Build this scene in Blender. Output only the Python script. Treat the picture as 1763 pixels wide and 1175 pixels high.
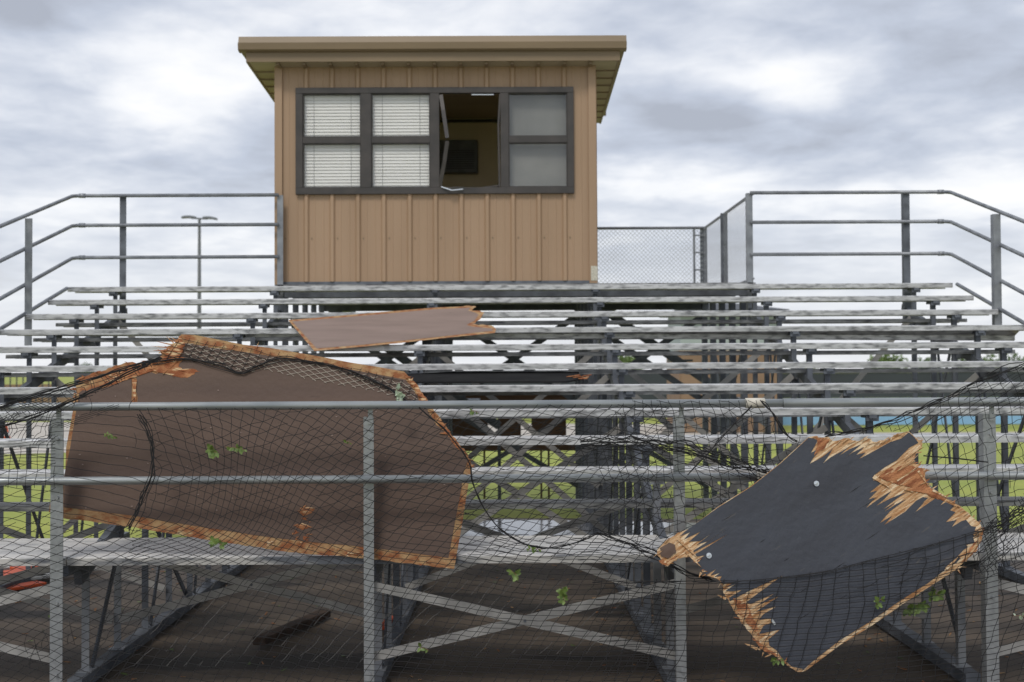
import bpy, bmesh, math, random
import numpy as np
from mathutils import Vector, Matrix, noise as mnoise
from mathutils.geometry import delaunay_2d_cdt
random.seed(7)
R = math.radians
for o in list(bpy.data.objects): bpy.data.objects.remove(o)
scene = bpy.context.scene
COL = scene.collection

# ------------------------------------------------------------------ camera
PW, PH, F = 1763.0, 1175.0, 2044.25
YAW, PITCH, ROLL, CAMZ = .0044, .0244, -.0051, 1.97
def basis():
    cy, sy, cp, sp = math.cos(YAW), math.sin(YAW), math.cos(PITCH), math.sin(PITCH)
    f = np.array([sy*cp, cy*cp, sp]); r = np.array([cy, -sy, 0]); u = np.cross(r, f)
    cr, sr = math.cos(ROLL), math.sin(ROLL)
    return cr*r+sr*u, -sr*r+cr*u, f
RR, UU, FF = basis()
cam = bpy.data.cameras.new('camera'); camo = bpy.data.objects.new('camera', cam); COL.objects.link(camo)
camo.matrix_world = Matrix(((RR[0], UU[0], -FF[0], 0), (RR[1], UU[1], -FF[1], 0), (RR[2], UU[2], -FF[2], CAMZ), (0, 0, 0, 1)))
cam.sensor_width = 36; cam.lens = F/PW*36; cam.clip_start = .1; cam.clip_end = 3000
cam.dof.use_dof = True; cam.dof.focus_distance = 6.95; cam.dof.aperture_fstop = 2.8
scene.camera = camo
def at(px, py, Y):
    """the point that lies Y metres out from the camera along the lot and shows at a photo pixel"""
    d = FF + RR*((px-PW/2)/F) + UU*((PH/2-py)/F)
    t = Y/d[1]
    return Vector((d[0]*t, d[1]*t, d[2]*t+CAMZ))
def onplane(px, py, n, c):
    d = FF + RR*((px-PW/2)/F) + UU*((PH/2-py)/F); d = Vector(d)
    t = (c-n.z*CAMZ)/n.dot(d)
    return Vector((0, 0, CAMZ)) + d*t

# ------------------------------------------------------------------ sky and sun
scene.view_settings.view_transform = 'Standard'; scene.view_settings.look = 'None'
scene.view_settings.exposure = 0.0; scene.view_settings.gamma = 1
w = bpy.data.worlds.new('World'); scene.world = w; w.use_nodes = True
nt = w.node_tree; nt.nodes.clear()
def N(nt, typ, **k):
    n = nt.nodes.new(typ)
    for a, b in k.items(): setattr(n, a, b)
    return n
L = nt.links.new
SUN_EL, SUN_AZ = R(52), R(200)          # sun behind thin cloud, behind the camera to the left
out = N(nt, 'ShaderNodeOutputWorld')
sky = N(nt, 'ShaderNodeTexSky', sky_type='NISHITA', sun_disc=False, sun_elevation=SUN_EL, sun_rotation=SUN_AZ)
bg1 = N(nt, 'ShaderNodeBackground'); bg1.inputs[1].default_value = .1; L(sky.outputs[0], bg1.inputs[0])
tc = N(nt, 'ShaderNodeTexCoord'); sep = N(nt, 'ShaderNodeSeparateXYZ'); L(tc.outputs['Generated'], sep.inputs[0])
def M(op, a, b=None, c=None):
    n = N(nt, 'ShaderNodeMath', operation=op)
    for i, v in enumerate((a, b, c)):
        if v is None: continue
        if isinstance(v, (int, float)): n.inputs[i].default_value = v
        else: L(v, n.inputs[i])
    return n.outputs[0]
zc = M('ADD', M('MAXIMUM', sep.outputs[2], 0.0), .16)
cx = M('DIVIDE', sep.outputs[0], zc); cyy = M('DIVIDE', sep.outputs[1], zc)
comb = N(nt, 'ShaderNodeCombineXYZ'); L(cx, comb.inputs[0]); L(cyy, comb.inputs[1])
def noise(scale, detail, rough, off, dist=0.0):
    mp = N(nt, 'ShaderNodeMapping'); mp.inputs['Location'].default_value = off; L(comb.outputs[0], mp.inputs[0])
    n = N(nt, 'ShaderNodeTexNoise'); n.inputs['Scale'].default_value = scale; n.inputs['Detail'].default_value = detail
    n.inputs['Roughness'].default_value = rough; n.inputs['Distortion'].default_value = dist
    L(mp.outputs[0], n.inputs[0]); return n.outputs[0]
n1 = noise(1.15, 7, .52, (3.1, 1.7, 0), .25); n2 = noise(3.2, 5, .5, (9.2, 4.4, 0), .3)
n3 = noise(9.0, 6, .55, (1.2, 7.4, 0), .4)
v = M('ADD', M('ADD', M('MULTIPLY', n1, .66), M('MULTIPLY', n2, .34)), M('MULTIPLY', M('SUBTRACT', n3, .5), .16))
def blob(px, py, amp, sx, sy):
    """bright or dull patches of the cloud deck, fixed in the sky by direction"""
    global v
    d = at(px, py, 1.0)-Vector((0, 0, CAMZ)); d.normalize()
    dx = M('DIVIDE', M('SUBTRACT', sep.outputs[0], d.x), sx); dz = M('DIVIDE', M('SUBTRACT', sep.outputs[2], d.z), sy)
    e = M('EXPONENT', M('MULTIPLY', M('ADD', M('MULTIPLY', dx, dx), M('MULTIPLY', dz, dz)), -1.0))
    front = M('GREATER_THAN', sep.outputs[1], 0.0)
    v = M('ADD', v, M('MULTIPLY', M('MULTIPLY', e, amp), front))
blob(285, 110, .07, .05, .03); blob(230, 190, .07, .035, .012); blob(1370, 130, .19, .06, .022); blob(1450, 165, .07, .05, .012); blob(1150, 300, .10, .06, .015); blob(1700, 340, .13, .05, .02); blob(60, 370, .08, .07, .02); blob(320, 560, .05, .2, .03); blob(560, 20, .06, .05, .02)
blob(60, 30, -.1, .10, .03); blob(1150, 230, -.06, .10, .035); blob(1600, 60, -.05, .08, .04); blob(120, 230, -.06, .05, .03); blob(860, 20, -.03, .2, .02)
ramp = N(nt, 'ShaderNodeValToRGB'); L(v, ramp.inputs[0])
e = ramp.color_ramp.elements
e[0].position = .36; e[0].color = (.41, .44, .51, 1); e[1].position = .71; e[1].color = (1.0, .99, .97, 1)
for p, c in ((.45, (.52, .565, .66, 1)), (.53, (.67, .705, .78, 1)), (.61, (.86, .875, .91, 1))):
    x = e.new(p); x.color = c
hz = N(nt, 'ShaderNodeMapRange'); L(sep.outputs[2], hz.inputs[0]); hz.inputs[1].default_value = .0; hz.inputs[2].default_value = .17
hz.inputs[3].default_value = .75; hz.inputs[4].default_value = 0
mixh = N(nt, 'ShaderNodeMix', data_type='RGBA'); L(hz.outputs[0], mixh.inputs[0]); L(ramp.outputs[0], mixh.inputs[6]); mixh.inputs[7].default_value = (.85, .86, .88, 1)
bg2 = N(nt, 'ShaderNodeBackground'); bg2.inputs[1].default_value = 1.12; L(mixh.outputs[2], bg2.inputs[0])
ms = N(nt, 'ShaderNodeMixShader'); ms.inputs[0].default_value = .93; L(bg1.outputs[0], ms.inputs[1]); L(bg2.outputs[0], ms.inputs[2]); L(ms.outputs[0], out.inputs[0])
sl = bpy.data.lights.new('sun', 'SUN'); sl.energy = 1.5; sl.angle = R(14); sl.color = (1, .95, .88)
so = bpy.data.objects.new('sun', sl); COL.objects.link(so)
sd = Vector((math.sin(SUN_AZ)*math.cos(SUN_EL), math.cos(SUN_AZ)*math.cos(SUN_EL), math.sin(SUN_EL)))
so.rotation_euler = sd.to_track_quat('Z', 'Y').to_euler()

# ------------------------------------------------------------------ materials
def mat(name, base, base2=None, scale=(4, 4, 4), rough=.7, metal=0.0, detail=5, lo=.35, hi=.65, bump=0.0, bscale=60, front=None, spec=.5, spots=None, rot=0):
    """base mixed with base2 by stretched noise; front = (colour, scale, threshold) for grime on faces that look to the front"""
    m = bpy.data.materials.new(name); m.use_nodes = True; t = m.node_tree; b = t.nodes['Principled BSDF']; l = t.links.new
    b.inputs['Roughness'].default_value = rough; b.inputs['Metallic'].default_value = metal
    b.inputs['Specular IOR Level'].default_value = spec
    tc = t.nodes.new('ShaderNodeTexCoord')
    def nz(sc, det, a, bb, seed=0):
        mp = t.nodes.new('ShaderNodeMapping'); mp.inputs['Scale'].default_value = sc; mp.inputs['Location'].default_value = (seed, seed*1.3, seed*.7)
        if rot:
            m0 = t.nodes.new('ShaderNodeMapping'); m0.inputs['Rotation'].default_value = (0, rot, 0); l(tc.outputs['Object'], m0.inputs[0]); l(m0.outputs[0], mp.inputs[0])
        else: l(tc.outputs['Object'], mp.inputs[0])
        n = t.nodes.new('ShaderNodeTexNoise'); n.inputs['Scale'].default_value = 1; n.inputs['Detail'].default_value = det; l(mp.outputs[0], n.inputs[0])
        r = t.nodes.new('ShaderNodeMapRange'); r.inputs[1].default_value = a; r.inputs[2].default_value = bb; l(n.outputs[0], r.inputs[0]); return r.outputs[0]
    def mix(f, a, bcol):
        x = t.nodes.new('ShaderNodeMix'); x.data_type = 'RGBA'; l(f, x.inputs[0])
        if isinstance(a, tuple): x.inputs[6].default_value = (*a, 1)
        else: l(a, x.inputs[6])
        x.inputs[7].default_value = (*bcol, 1); return x.outputs[2]
    c = base
    if base2: c = mix(nz(scale, detail, lo, hi), c, base2)
    if spots: c = mix(nz(spots[1], 4, spots[2], spots[2]+.06, 3.3), c, spots[0])
    if front:
        g = t.nodes.new('ShaderNodeNewGeometry'); s = t.nodes.new('ShaderNodeSeparateXYZ'); l(g.outputs['True Normal'], s.inputs[0])
        lt = t.nodes.new('ShaderNodeMath'); lt.operation = 'LESS_THAN'; l(s.outputs[1], lt.inputs[0]); lt.inputs[1].default_value = -.35
        mu = t.nodes.new('ShaderNodeMath'); mu.operation = 'MULTIPLY'; l(lt.outputs[0], mu.inputs[0]); l(nz(front[1], 6, front[2], front[2]+front[3], 8.1), mu.inputs[1])
        c = mix(mu.outputs[0], c, front[0])
    if isinstance(c, tuple): b.inputs['Base Color'].default_value = (*c, 1)
    else: l(c, b.inputs['Base Color'])
    if bump:
        n = t.nodes.new('ShaderNodeTexNoise'); n.inputs['Scale'].default_value = bscale; n.inputs['Detail'].default_value = 4; l(tc.outputs['Object'], n.inputs[0])
        bp = t.nodes.new('ShaderNodeBump'); bp.inputs['Strength'].default_value = bump; bp.inputs['Distance'].default_value = .01; l(n.outputs[0], bp.inputs['Height']); l(bp.outputs[0], b.inputs['Normal'])
    return m
MT = {}
MT['alu'] = mat('weathered_aluminium', (.66, .66, .66), (.50, .50, .495), (.9, 30, 30), .36, .4, front=((.13, .13, .135), (9, 16, 34), .45, .28), spots=((.30, .30, .29), (14, 40, 40), .68))
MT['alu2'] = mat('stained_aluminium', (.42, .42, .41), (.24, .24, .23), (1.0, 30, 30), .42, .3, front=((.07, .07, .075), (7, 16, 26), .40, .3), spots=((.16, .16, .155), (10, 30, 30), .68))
MT['walk'] = mat('walkway_aluminium', (.62, .60, .57), (.53, .515, .485), (.8, 14, 14), .5, .1, front=((.12, .13, .15), (2.2, 9, 9), .46, .1), spots=((.42, .40, .37), (5, 16, 16), .68))
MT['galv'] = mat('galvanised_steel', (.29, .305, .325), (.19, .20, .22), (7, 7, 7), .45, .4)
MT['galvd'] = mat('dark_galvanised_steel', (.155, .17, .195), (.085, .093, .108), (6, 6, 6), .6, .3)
MT['galvl'] = mat('bright_galvanised_steel', (.40, .415, .425), (.31, .325, .335), (30, 30, 40), .42, .5, bump=.15, bscale=90)
MT['brace'] = mat('brace_steel', (.42, .41, .39), (.25, .245, .235), (5, 5, 5), .55, .3)
MT['pipe'] = mat('galvanised_pipe', (.40, .42, .42), (.26, .28, .29), (3, 14, 14), .38, .5)
MT['cuff'] = mat('pipe_coupling', (.62, .58, .5), None, rough=.6)
MT['siding'] = mat('tan_siding', (.385, .258, .162), (.335, .222, .136), (3.0, 3.0, .35), .5, 0, lo=.3, hi=.7, spots=((.22, .14, .085), (2.5, 2.5, .8), .7))
MT['trim'] = mat('tan_trim', (.235, .17, .10), (.20, .145, .085), (1, 3, 5), .5)
MT['trimd'] = mat('tan_soffit', (.40, .33, .22), (.34, .28, .185), (1, 3, 5), .6)
MT['frame'] = mat('bronze_window_frame', (.060, .052, .048), (.04, .036, .034), (6, 6, 6), .5)
MT['blind'] = mat('cream_blind', (.90, .89, .84), (.84, .83, .78), (1, 1, 8), .6)
MT['inner'] = mat('interior_panelling', (.80, .69, .47), (.74, .62, .42), (3, 3, 1), .8)
MT['shade'] = mat('grey_roller_shade', (.25, .25, .225), (.19, .19, .17), (2, 2, 2), .8)
MT['ac'] = mat('cooler_plastic', (.15, .155, .15), (.1, .105, .1), (9, 9, 9), .6)
MT['label'] = mat('cream_sticker', (.6, .57, .47), (.4, .38, .3), (60, 60, 60), .7)
MT['brown'] = mat('brown_painted_plywood', (.128, .080, .058), (.084, .052, .039), (1.1, 5, 7), .68, 0, lo=.28, hi=.72, detail=8, bump=.3, bscale=30, spots=((.085, .054, .042), (3, 14, 24), .67))
MT['taupe'] = mat('taupe_painted_plywood', (.265, .195, .165), (.215, .158, .132), (1.6, 6, 6), .75, 0, spots=((.1, .075, .065), (5, 16, 22), .73))
MT['slate'] = mat('slate_painted_plywood', (.047, .053, .069), (.034, .037, .048), (2.2, 9, 9), .6, 0, lo=.3, hi=.7, detail=8, bump=.45, bscale=22, spots=((.075, .072, .074), (5, 30, 34), .66), rot=R(33))
MT['wood'] = mat('torn_plywood', (.46, .21, .09), (.27, .085, .03), (18, 18, 26), .85, 0, lo=.38, hi=.60, bump=.6, bscale=120, spots=((.66, .46, .26), (10, 10, 60), .58))
MT['woodp'] = mat('pale_splintered_wood', (.60, .39, .21), (.36, .17, .065), (7, 60, 75), .85, 0, lo=.40, hi=.62, bump=.7, bscale=110, spots=((.74, .57, .37), (5, 60, 60), .55), rot=R(33))
MT['woodr'] = mat('red_torn_ply', (.46, .20, .085), (.24, .08, .03), (9, 40, 40), .85, 0, lo=.38, hi=.6, bump=.8, bscale=120, spots=((.62, .40, .22), (7, 50, 50), .60), rot=R(33))
MT['woodo'] = mat('old_plywood_edge', (.43, .27, .13), (.27, .095, .035), (14, 14, 20), .85, 0, lo=.38, hi=.62, bump=.5, bscale=90, spots=((.50, .36, .19), (7, 7, 22), .64))
MT['net'] = mat('black_twine', (.012, .012, .013), None, rough=.8)
MT['netg'] = mat('grey_twine', (.11, .105, .10), None, rough=.8)
MT['netw'] = mat('pale_twine', (.44, .38, .32), None, rough=.8)
MT['leaf'] = mat('fresh_leaf', (.15, .22, .045), (.07, .12, .022), (30, 30, 30), .5)
MT['leafp'] = mat('pale_leaf_back', (.42, .48, .38), (.25, .34, .2), (30, 30, 30), .6)
MT['twig'] = mat('twig_bark', (.18, .11, .06), None, rough=.9)
MT['chain'] = mat('chain_link_wire', (.42, .44, .46), None, rough=.5, metal=.4)
MT['concrete'] = mat('dirty_concrete', (.15, .115, .083), (.08, .061, .045), (.5, 1.6, 1), .72, 0, lo=.3, hi=.7, detail=9, bump=.25, bscale=30, spots=((.045, .036, .028), (.45, 1.6, 1), .54))
MT['grass'] = mat('mown_grass', (.36, .38, .075), (.25, .30, .055), (.35, .35, 1), .9, 0, detail=8, spots=((.30, .33, .09), (1.2, 1.2, 1), .6))
MT['path'] = mat('pale_concrete_path', (.52, .48, .42), (.42, .38, .33), (.3, .3, 1), .85)
MT['wet'] = mat('wet_concrete', (.30, .31, .33), (.22, .22, .23), (.5, .5, 1), .12, 0, spec=.8)
MT['brick'] = mat('tan_block_wall', (.27, .18, .11), (.22, .145, .09), (1.5, 1.5, 1.5), .85)
MT['pale'] = mat('pale_green_panel', (.40, .46, .44), (.34, .4, .38), (.5, .5, 2), .7)
MT['roof'] = mat('dark_metal_roof', (.05, .055, .065), (.035, .04, .05), (1, 1, 1), .5)
MT['screen'] = mat('dark_windscreen', (.055, .065, .075), (.035, .042, .048), (.2, .2, .6), .8)
MT['blue'] = mat('blue_panel', (.07, .15, .27), (.05, .11, .2), (.2, .2, 1), .7)
MT['lblue'] = mat('light_blue_strip', (.25, .45, .70), None, rough=.7)
MT['bwood'] = mat('brown_stained_boards', (.11, .055, .03), (.07, .035, .02), (3, 3, 9), .8)
MT['orange'] = mat('orange_board', (.62, .10, .025), (.48, .07, .02), (4, 4, 4), .6)
MT['white'] = mat('white_board', (.62, .62, .6), (.45, .45, .43), (6, 6, 6), .6)
MT['crown'] = mat('tree_foliage', (.085, .13, .04), (.05, .085, .025), (1, 1, 1), .8)
MT['crown2'] = mat('light_tree_foliage', (.13, .19, .05), (.08, .13, .03), (1, 1, 1), .8)
MT['bark'] = mat('tree_bark', (.1, .08, .06), None, rough=.9)
MT['scuff'] = mat('scuffed_slate_paint', (.075, .078, .088), (.03, .03, .034), (8, 20, 20), .7)
MT['blackp'] = mat('black_paint', (.012, .012, .013), (.02, .02, .02), (3, 3, 3), .9, spec=.1)
MT['old'] = mat('old_timber', (.07, .042, .027), (.035, .022, .015), (4, 14, 14), .9)
MT['zinc'] = mat('zinc_washer', (.62, .66, .7), None, rough=.35, metal=.5)
MT['grey'] = mat('grey_pole', (.12, .13, .13), None, rough=.6)
def glass():
    m = bpy.data.materials.new('window_glass'); m.use_nodes = True; t = m.node_tree; t.nodes.clear(); l = t.links.new
    o = t.nodes.new('ShaderNodeOutputMaterial'); tr = t.nodes.new('ShaderNodeBsdfTransparent'); tr.inputs[0].default_value = (.98, .98, .98, 1)
    g = t.nodes.new('ShaderNodeBsdfGlossy'); g.inputs['Roughness'].default_value = .03; mx = t.nodes.new('ShaderNodeMixShader'); lw = t.nodes.new('ShaderNodeLayerWeight'); lw.inputs[0].default_value = .5
    pw = t.nodes.new('ShaderNodeMath'); pw.operation = 'POWER'; l(lw.outputs['Facing'], pw.inputs[0]); pw.inputs[1].default_value = 3
    ma = t.nodes.new('ShaderNodeMath'); ma.operation = 'MULTIPLY_ADD'; l(pw.outputs[0], ma.inputs[0]); ma.inputs[1].default_value = .6; ma.inputs[2].default_value = .055
    l(ma.outputs[0], mx.inputs[0]); l(tr.outputs[0], mx.inputs[1]); l(g.outputs[0], mx.inputs[2]); l(mx.outputs[0], o.inputs[0]); return m
MT['glass'] = glass()

# ------------------------------------------------------------------ builders
def tag(o, label=None, cat=None, group=None, kind=None):
    if label: o['label'] = label
    if cat: o['category'] = cat
    if group: o['group'] = group
    if kind: o['kind'] = kind
    return o
def empty(name, loc, label, cat, group=None):
    o = bpy.data.objects.new(name, None); COL.objects.link(o); o.location = loc; o['org'] = list(loc); o.empty_display_size = .1
    return tag(o, label, cat, group)
def link(name, me, material, parent=None, smooth=False, origin=None):
    me.materials.append(MT[material]); o = bpy.data.objects.new(name, me); COL.objects.link(o)
    if smooth:
        for p in me.polygons: p.use_smooth = True
    org = Vector(parent['org']) if parent else (Vector(origin) if origin is not None else None)
    if org is None:
        vs = [v.co for v in me.vertices]; n = max(1, len(vs))
        org = Vector((sum(v.x for v in vs)/n, sum(v.y for v in vs)/n, min(v.z for v in vs)))
    me.transform(Matrix.Translation(-org)); o['org'] = list(org)
    if parent: o.parent = parent
    else: o.location = org
    return o
class MB:
    def __init__(s): s.v = []; s.f = []
    def add(s, vs, fs):
        n = len(s.v); s.v += [tuple(v) for v in vs]; s.f += [tuple(i+n for i in f) for f in fs]; return s
    def box(s, x0, x1, y0, y1, z0, z1):
        return s.add([(x, y, z) for x in (x0, x1) for y in (y0, y1) for z in (z0, z1)], [(0, 1, 3, 2), (4, 6, 7, 5), (0, 4, 5, 1), (2, 3, 7, 6), (0, 2, 6, 4), (1, 5, 7, 3)])
    def bar(s, a, b, w, h, up=(0, 0, 1)):
        a, b = Vector(a), Vector(b); d = (b-a).normalized(); u = Vector(up); sd = d.cross(u)
        if sd.length < 1e-4: sd = d.cross(Vector((0, 1, 0)))
        sd.normalize(); u = sd.cross(d).normalized()
        c = [(-w/2, -h/2), (w/2, -h/2), (w/2, h/2), (-w/2, h/2)]
        vs = [p+sd*i+u*j for p in (a, b) for i, j in c]
        return s.add(vs, [(3, 2, 1, 0), (4, 5, 6, 7)]+[(i, (i+1) % 4, (i+1) % 4+4, i+4) for i in range(4)])
    def tube(s, pts, r, n=8, caps=True):
        pts = [Vector(p) for p in pts]; rs = r if isinstance(r, (list, tuple)) else [r]*len(pts); rings = []; prev = None
        for i, p in enumerate(pts):
            d = (pts[min(i+1, len(pts)-1)]-pts[max(i-1, 0)])
            d = d.normalized() if d.length > 1e-9 else Vector((1, 0, 0))
            if prev is None:
                a = d.cross(Vector((0, 0, 1)));
                if a.length < 1e-3: a = d.cross(Vector((0, 1, 0)))
            else: a = prev-d*prev.dot(d)
            a.normalize(); prev = a; b = d.cross(a)
            rings.append([p+a*math.cos(2*math.pi*k/n)*rs[i]+b*math.sin(2*math.pi*k/n)*rs[i] for k in range(n)])
        vs = [q for rg in rings for q in rg]; fs = []
        for i in range(len(pts)-1):
            for k in range(n): fs.append((i*n+k, i*n+(k+1) % n, (i+1)*n+(k+1) % n, (i+1)*n+k))
        if caps: fs += [tuple(range(n))[::-1], tuple((len(pts)-1)*n+k for k in range(n))]
        return s.add(vs, fs)
    def extx(s, prof, x0, x1, org=(0, 0)):
        n = len(prof); vs = [(x, org[0]+y, org[1]+z) for x in (x0, x1) for y, z in prof]
        return s.add(vs, [tuple(range(n)), tuple(range(2*n-1, n-1, -1))]+[(i, i+n, (i+1) % n+n, (i+1) % n) for i in range(n)])
    def angle(s, a, b, w, t, sx=1, sy=1):
        """vertical L section from a to b: one leg of the L looks to the front, one to the side"""
        a, b = Vector(a), Vector(b)
        prof = [(0, 0), (w*sx, 0), (w*sx, t*sy), (t*sx, t*sy), (t*sx, w*sy), (0, w*sy)]
        vs = [p+Vector((i, j, 0)) for p in (a, b) for i, j in prof]; n = 6
        return s.add(vs, [tuple(range(n)), tuple(range(2*n-1, n-1, -1))]+[(i, i+n, (i+1) % n+n, (i+1) % n) for i in range(n)])
    def build(s, name, material, parent=None, smooth=False, bevel=0, origin=None):
        me = bpy.data.meshes.new(name); me.from_pydata(s.v, [], s.f); me.update()
        bm = bmesh.new(); bm.from_mesh(me)
        bmesh.ops.recalc_face_normals(bm, faces=bm.faces)
        if bevel: bmesh.ops.bevel(bm, geom=list(bm.edges), offset=bevel, segments=1, affect='EDGES')
        bm.to_mesh(me); bm.free()
        return link(name, me, material, parent, smooth, origin)
def sheet(name, pts, z, material, kind='structure', label=None, cat=None):
    me = bpy.data.meshes.new(name); me.from_pydata([(x, y, z) for x, y in pts], [], [tuple(range(len(pts)))]); me.update()
    o = link(name, me, material, origin=(0, 0, 0)); return tag(o, kind=kind)

# ------------------------------------------------------------------ ground
sheet('ground', [(-1500, -60), (1500, -60), (1500, 2500), (-1500, 2500)], -.02, 'grass')
sheet('concrete_slab', [(-12, 1), (12, 1), (12, 14.3), (3.4, 14.6), (3.0, 15.6), (-.3, 15.9), (-1.6, 14.9), (-2.6, 14.2), (-12, 13.9)], 0, 'concrete')
sheet('wet_slab', [(-.9, 13.9), (3.2, 13.8), (3.3, 14.5), (2.6, 15.2), (-.1, 15.7), (-1.0, 15.0)], .004, 'wet')
sheet('path', [(-40, 28), (-12, 29), (-3, 32.5), (8, 33), (60, 33.6), (60, 36.2), (8, 36.6), (5.5, 43), (-4, 45), (-14, 47), (-40, 50)], -.012, 'path')
sheet('far_path', [(-14, 60), (-40, 62), (-60, 110), (-20, 104)], -.012, 'path')

# ------------------------------------------------------------------ bleachers
T, RI, D0, H0 = .61, .1822, 13.492, .969+CAMZ
XL, XR = -4.98, 5.10
FX = [-4.476+1.83*k for k in range(6)]
def seat(i): return D0-T*i, H0-RI*i
def foot(i): return D0-T*i-.42, H0-RI*i-.426
bl = empty('bleachers', (0.06, 7.1, 0), 'tall weathered aluminium bleachers with ten rows of bench planks on a steel frame', 'bleachers')
def plank_prof(d, t):
    p = [(0, -.008), (.006, -.0015), (.014, 0)]
    k = 5
    for j in range(1, k):
        y = d*j/k; p += [(y-.004, 0), (y-.002, -.003), (y+.002, -.003), (y+.004, 0)]
    p += [(d-.014, 0), (d-.006, -.0015), (d, -.008), (d, -t), (d-.02, -t), (d-.022, -.012), (.022, -.012), (.02, -t), (0, -t)]
    return p
rowx = [(0, 0)]*10
for i in range(10):
    y, z = seat(i)
    dl, dr = random.uniform(-.02, .02), random.uniform(-.02, .02)
    m = MB().extx(plank_prof(.25, .055), XL+dl, XR+dr, (y, z))
    if i == 3:       # this plank has been twisted up at its right end
        m.v = [(x, yy, zz-max(0, (x-1.4)/3.7)*.4*(yy-y)) for x, yy, zz in m.v]
    m.build('seat_plank', 'alu', bl)
    # end caps and clamp plates under the plank
for i in range(9):
    y, z = foot(i)
    MB().extx(plank_prof(.25, .04), XL+random.uniform(-.02, .02), XR+random.uniform(-.02, .02), (y, z)).build('foot_plank', 'alu2', bl)
WZ, WY0, WY1 = .87, 7.10, 7.93
for k in range(3):
    y = WY0+k*.279
    MB().extx(plank_prof(.272, .05), XL if k else -2.62, XR, (y, WZ)).build('walkway_plank', 'walk', bl)
MB().extx(plank_prof(.272, .05), XL, -2.63, (WY0, WZ)).build('walkway_plank', 'walk', bl)
# frames: sloping stringer, sole beam on the slab, one leg under each row
for fi, fx in enumerate(FX):
    s = MB()
    ya, yb = 7.35, 13.95
    zl = lambda y: H0-.426-.1-(D0-.42-y)*RI/T
    s.bar((fx, ya, zl(ya)), (fx, yb, zl(yb)), .05, .09)
    s.bar((fx, 7.3, .06), (fx, 14.0, .06), .09, .075)
    s.box(fx-.03, fx+.03, WY0+.01, WY1, WZ-.115, WZ-.052)
    ds = [7.50]+[seat(9-j)[0]+.11 for j in range(10)]
    for j in range(0, 10, 2):          # diagonals in the plane of the frame
        a, b = ds[j], ds[j+1]
        s.bar((fx+.03, a+.02, .12), (fx+.03, b, zl(b)-.03), .012, .045)
    for j in range(2, 10, 3):
        a, b = ds[j], ds[min(j+2, 10)]
        s.bar((fx-.035, b, .12), (fx-.035, a, zl(a)-.03), .012, .045)
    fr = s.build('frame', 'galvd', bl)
    for j, d in enumerate(ds):
        g = MB()
        if j == 0: top = WZ-.052
        else: top = seat(10-j)[1]-.056
        g.angle((fx-.022, d-.022, .1), (fx-.022, d-.022, top), .048, .006)
        g.box(fx-.05, fx+.05, d-.05, d+.05, .098, .104)
        if j:
            g.box(fx-.03, fx+.03, d-.11, d+.12, top-.028, top-.001)     # bracket carrying the seat
            g.box(fx-.05, fx+.05, d-.09, d-.085, top-.05, top-.002)
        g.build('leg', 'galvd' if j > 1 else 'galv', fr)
    # brackets carrying foot planks
    for i in range(9):
        y, z = foot(i)
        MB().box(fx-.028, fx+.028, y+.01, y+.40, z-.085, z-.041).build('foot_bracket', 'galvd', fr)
def xbrace(k, y, z0, z1, mat_='brace', w=.055):
    a, b = FX[k], FX[k+1]
    MB().bar((a+.02, y, z0), (b-.02, y, z1), .008, w, (0, 0, 1)).build('cross_brace', mat_, bl)
    MB().bar((a+.02, y+.014, z1), (b-.02, y+.014, z0), .008, w, (0, 0, 1)).build('cross_brace', mat_, bl)
    MB().tube([((a+b)/2, y-.012, (z0+z1)/2), ((a+b)/2, y+.03, (z0+z1)/2)], .009, 8).build('bolt', 'galvd', bl)
for k in (0, 2, 4): xbrace(k, 7.05, .70, .28)
for k in (0, 1, 3): xbrace(k, 8.06, .76, .30)
for k in (0, 2, 4): xbrace(k, 9.28, .95, .28)
for k in (1, 2, 3): xbrace(k, 10.5, 1.45, .3, 'brace', .06)
for k in (0, 1, 2, 3, 4): xbrace(k, 11.72, 1.9, .35, 'brace', .06)
for k in (1, 2, 3): xbrace(k, 12.95, 2.2, .7, 'brace', .06)
for k in (0, 4): xbrace(k, 13.62, 2.55, .5, 'brace', .06)
# front guardrail: angle posts, two pipes, couplings
GY = 6.97
fg = MB()
zt, zm = 1.768, 1.335
def railpts(z, sl): return [(-9.0, GY-.035, z+sl), (9.0, GY-.035, z-sl*0)]
fg.tube([(-9, GY+.0, zt), (1.62, GY+.0, zt)], .0245, 12)
gr = fg.build('front_guardrail', 'pipe', bl, True)
MB().tube([(1.62, GY, zt), (9, GY, zt)], .0275, 12).build('top_pipe', 'pipe', gr, True)
MB().tube([(-9, GY-.002, zm), (1.50, GY-.002, zm)], .0245, 12).build('middle_pipe', 'pipe', gr, True)
MB().tube([(1.50, GY-.002, zm), (9, GY-.002, zm)], .0245, 12).build('middle_pipe', 'pipe', gr, True)
MB().tube([(1.40, GY, zt), (1.51, GY, zt)], .031, 14).build('coupling', 'cuff', gr, True)
MB().tube([(1.46, GY-.002, zm), (1.58, GY-.002, zm)], .030, 14).build('coupling', 'cuff', gr, True)
for k in (-1, 1, 2, 3, 4):
    x = FX[1]+1.83*(k-1)
    m = MB(); wd = .074 if k in (1, 4) else .060
    sx = 1
    m.angle((x-wd/2, GY+.030, .0), (x-wd/2, GY+.030, zt-.07), wd, .008, 1, 1)
    m.box(x-.014+.012, x+.014+.012, GY+.022, GY+.029, zt-.11, zt-.01)
    for z in (zm, zt-.09, .72, .3): m.tube([(x+.005, GY+.034, z-.1), (x+.005, GY+.016, z-.1)], .010, 6)
    m.build('post', 'galvl', gr)
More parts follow.
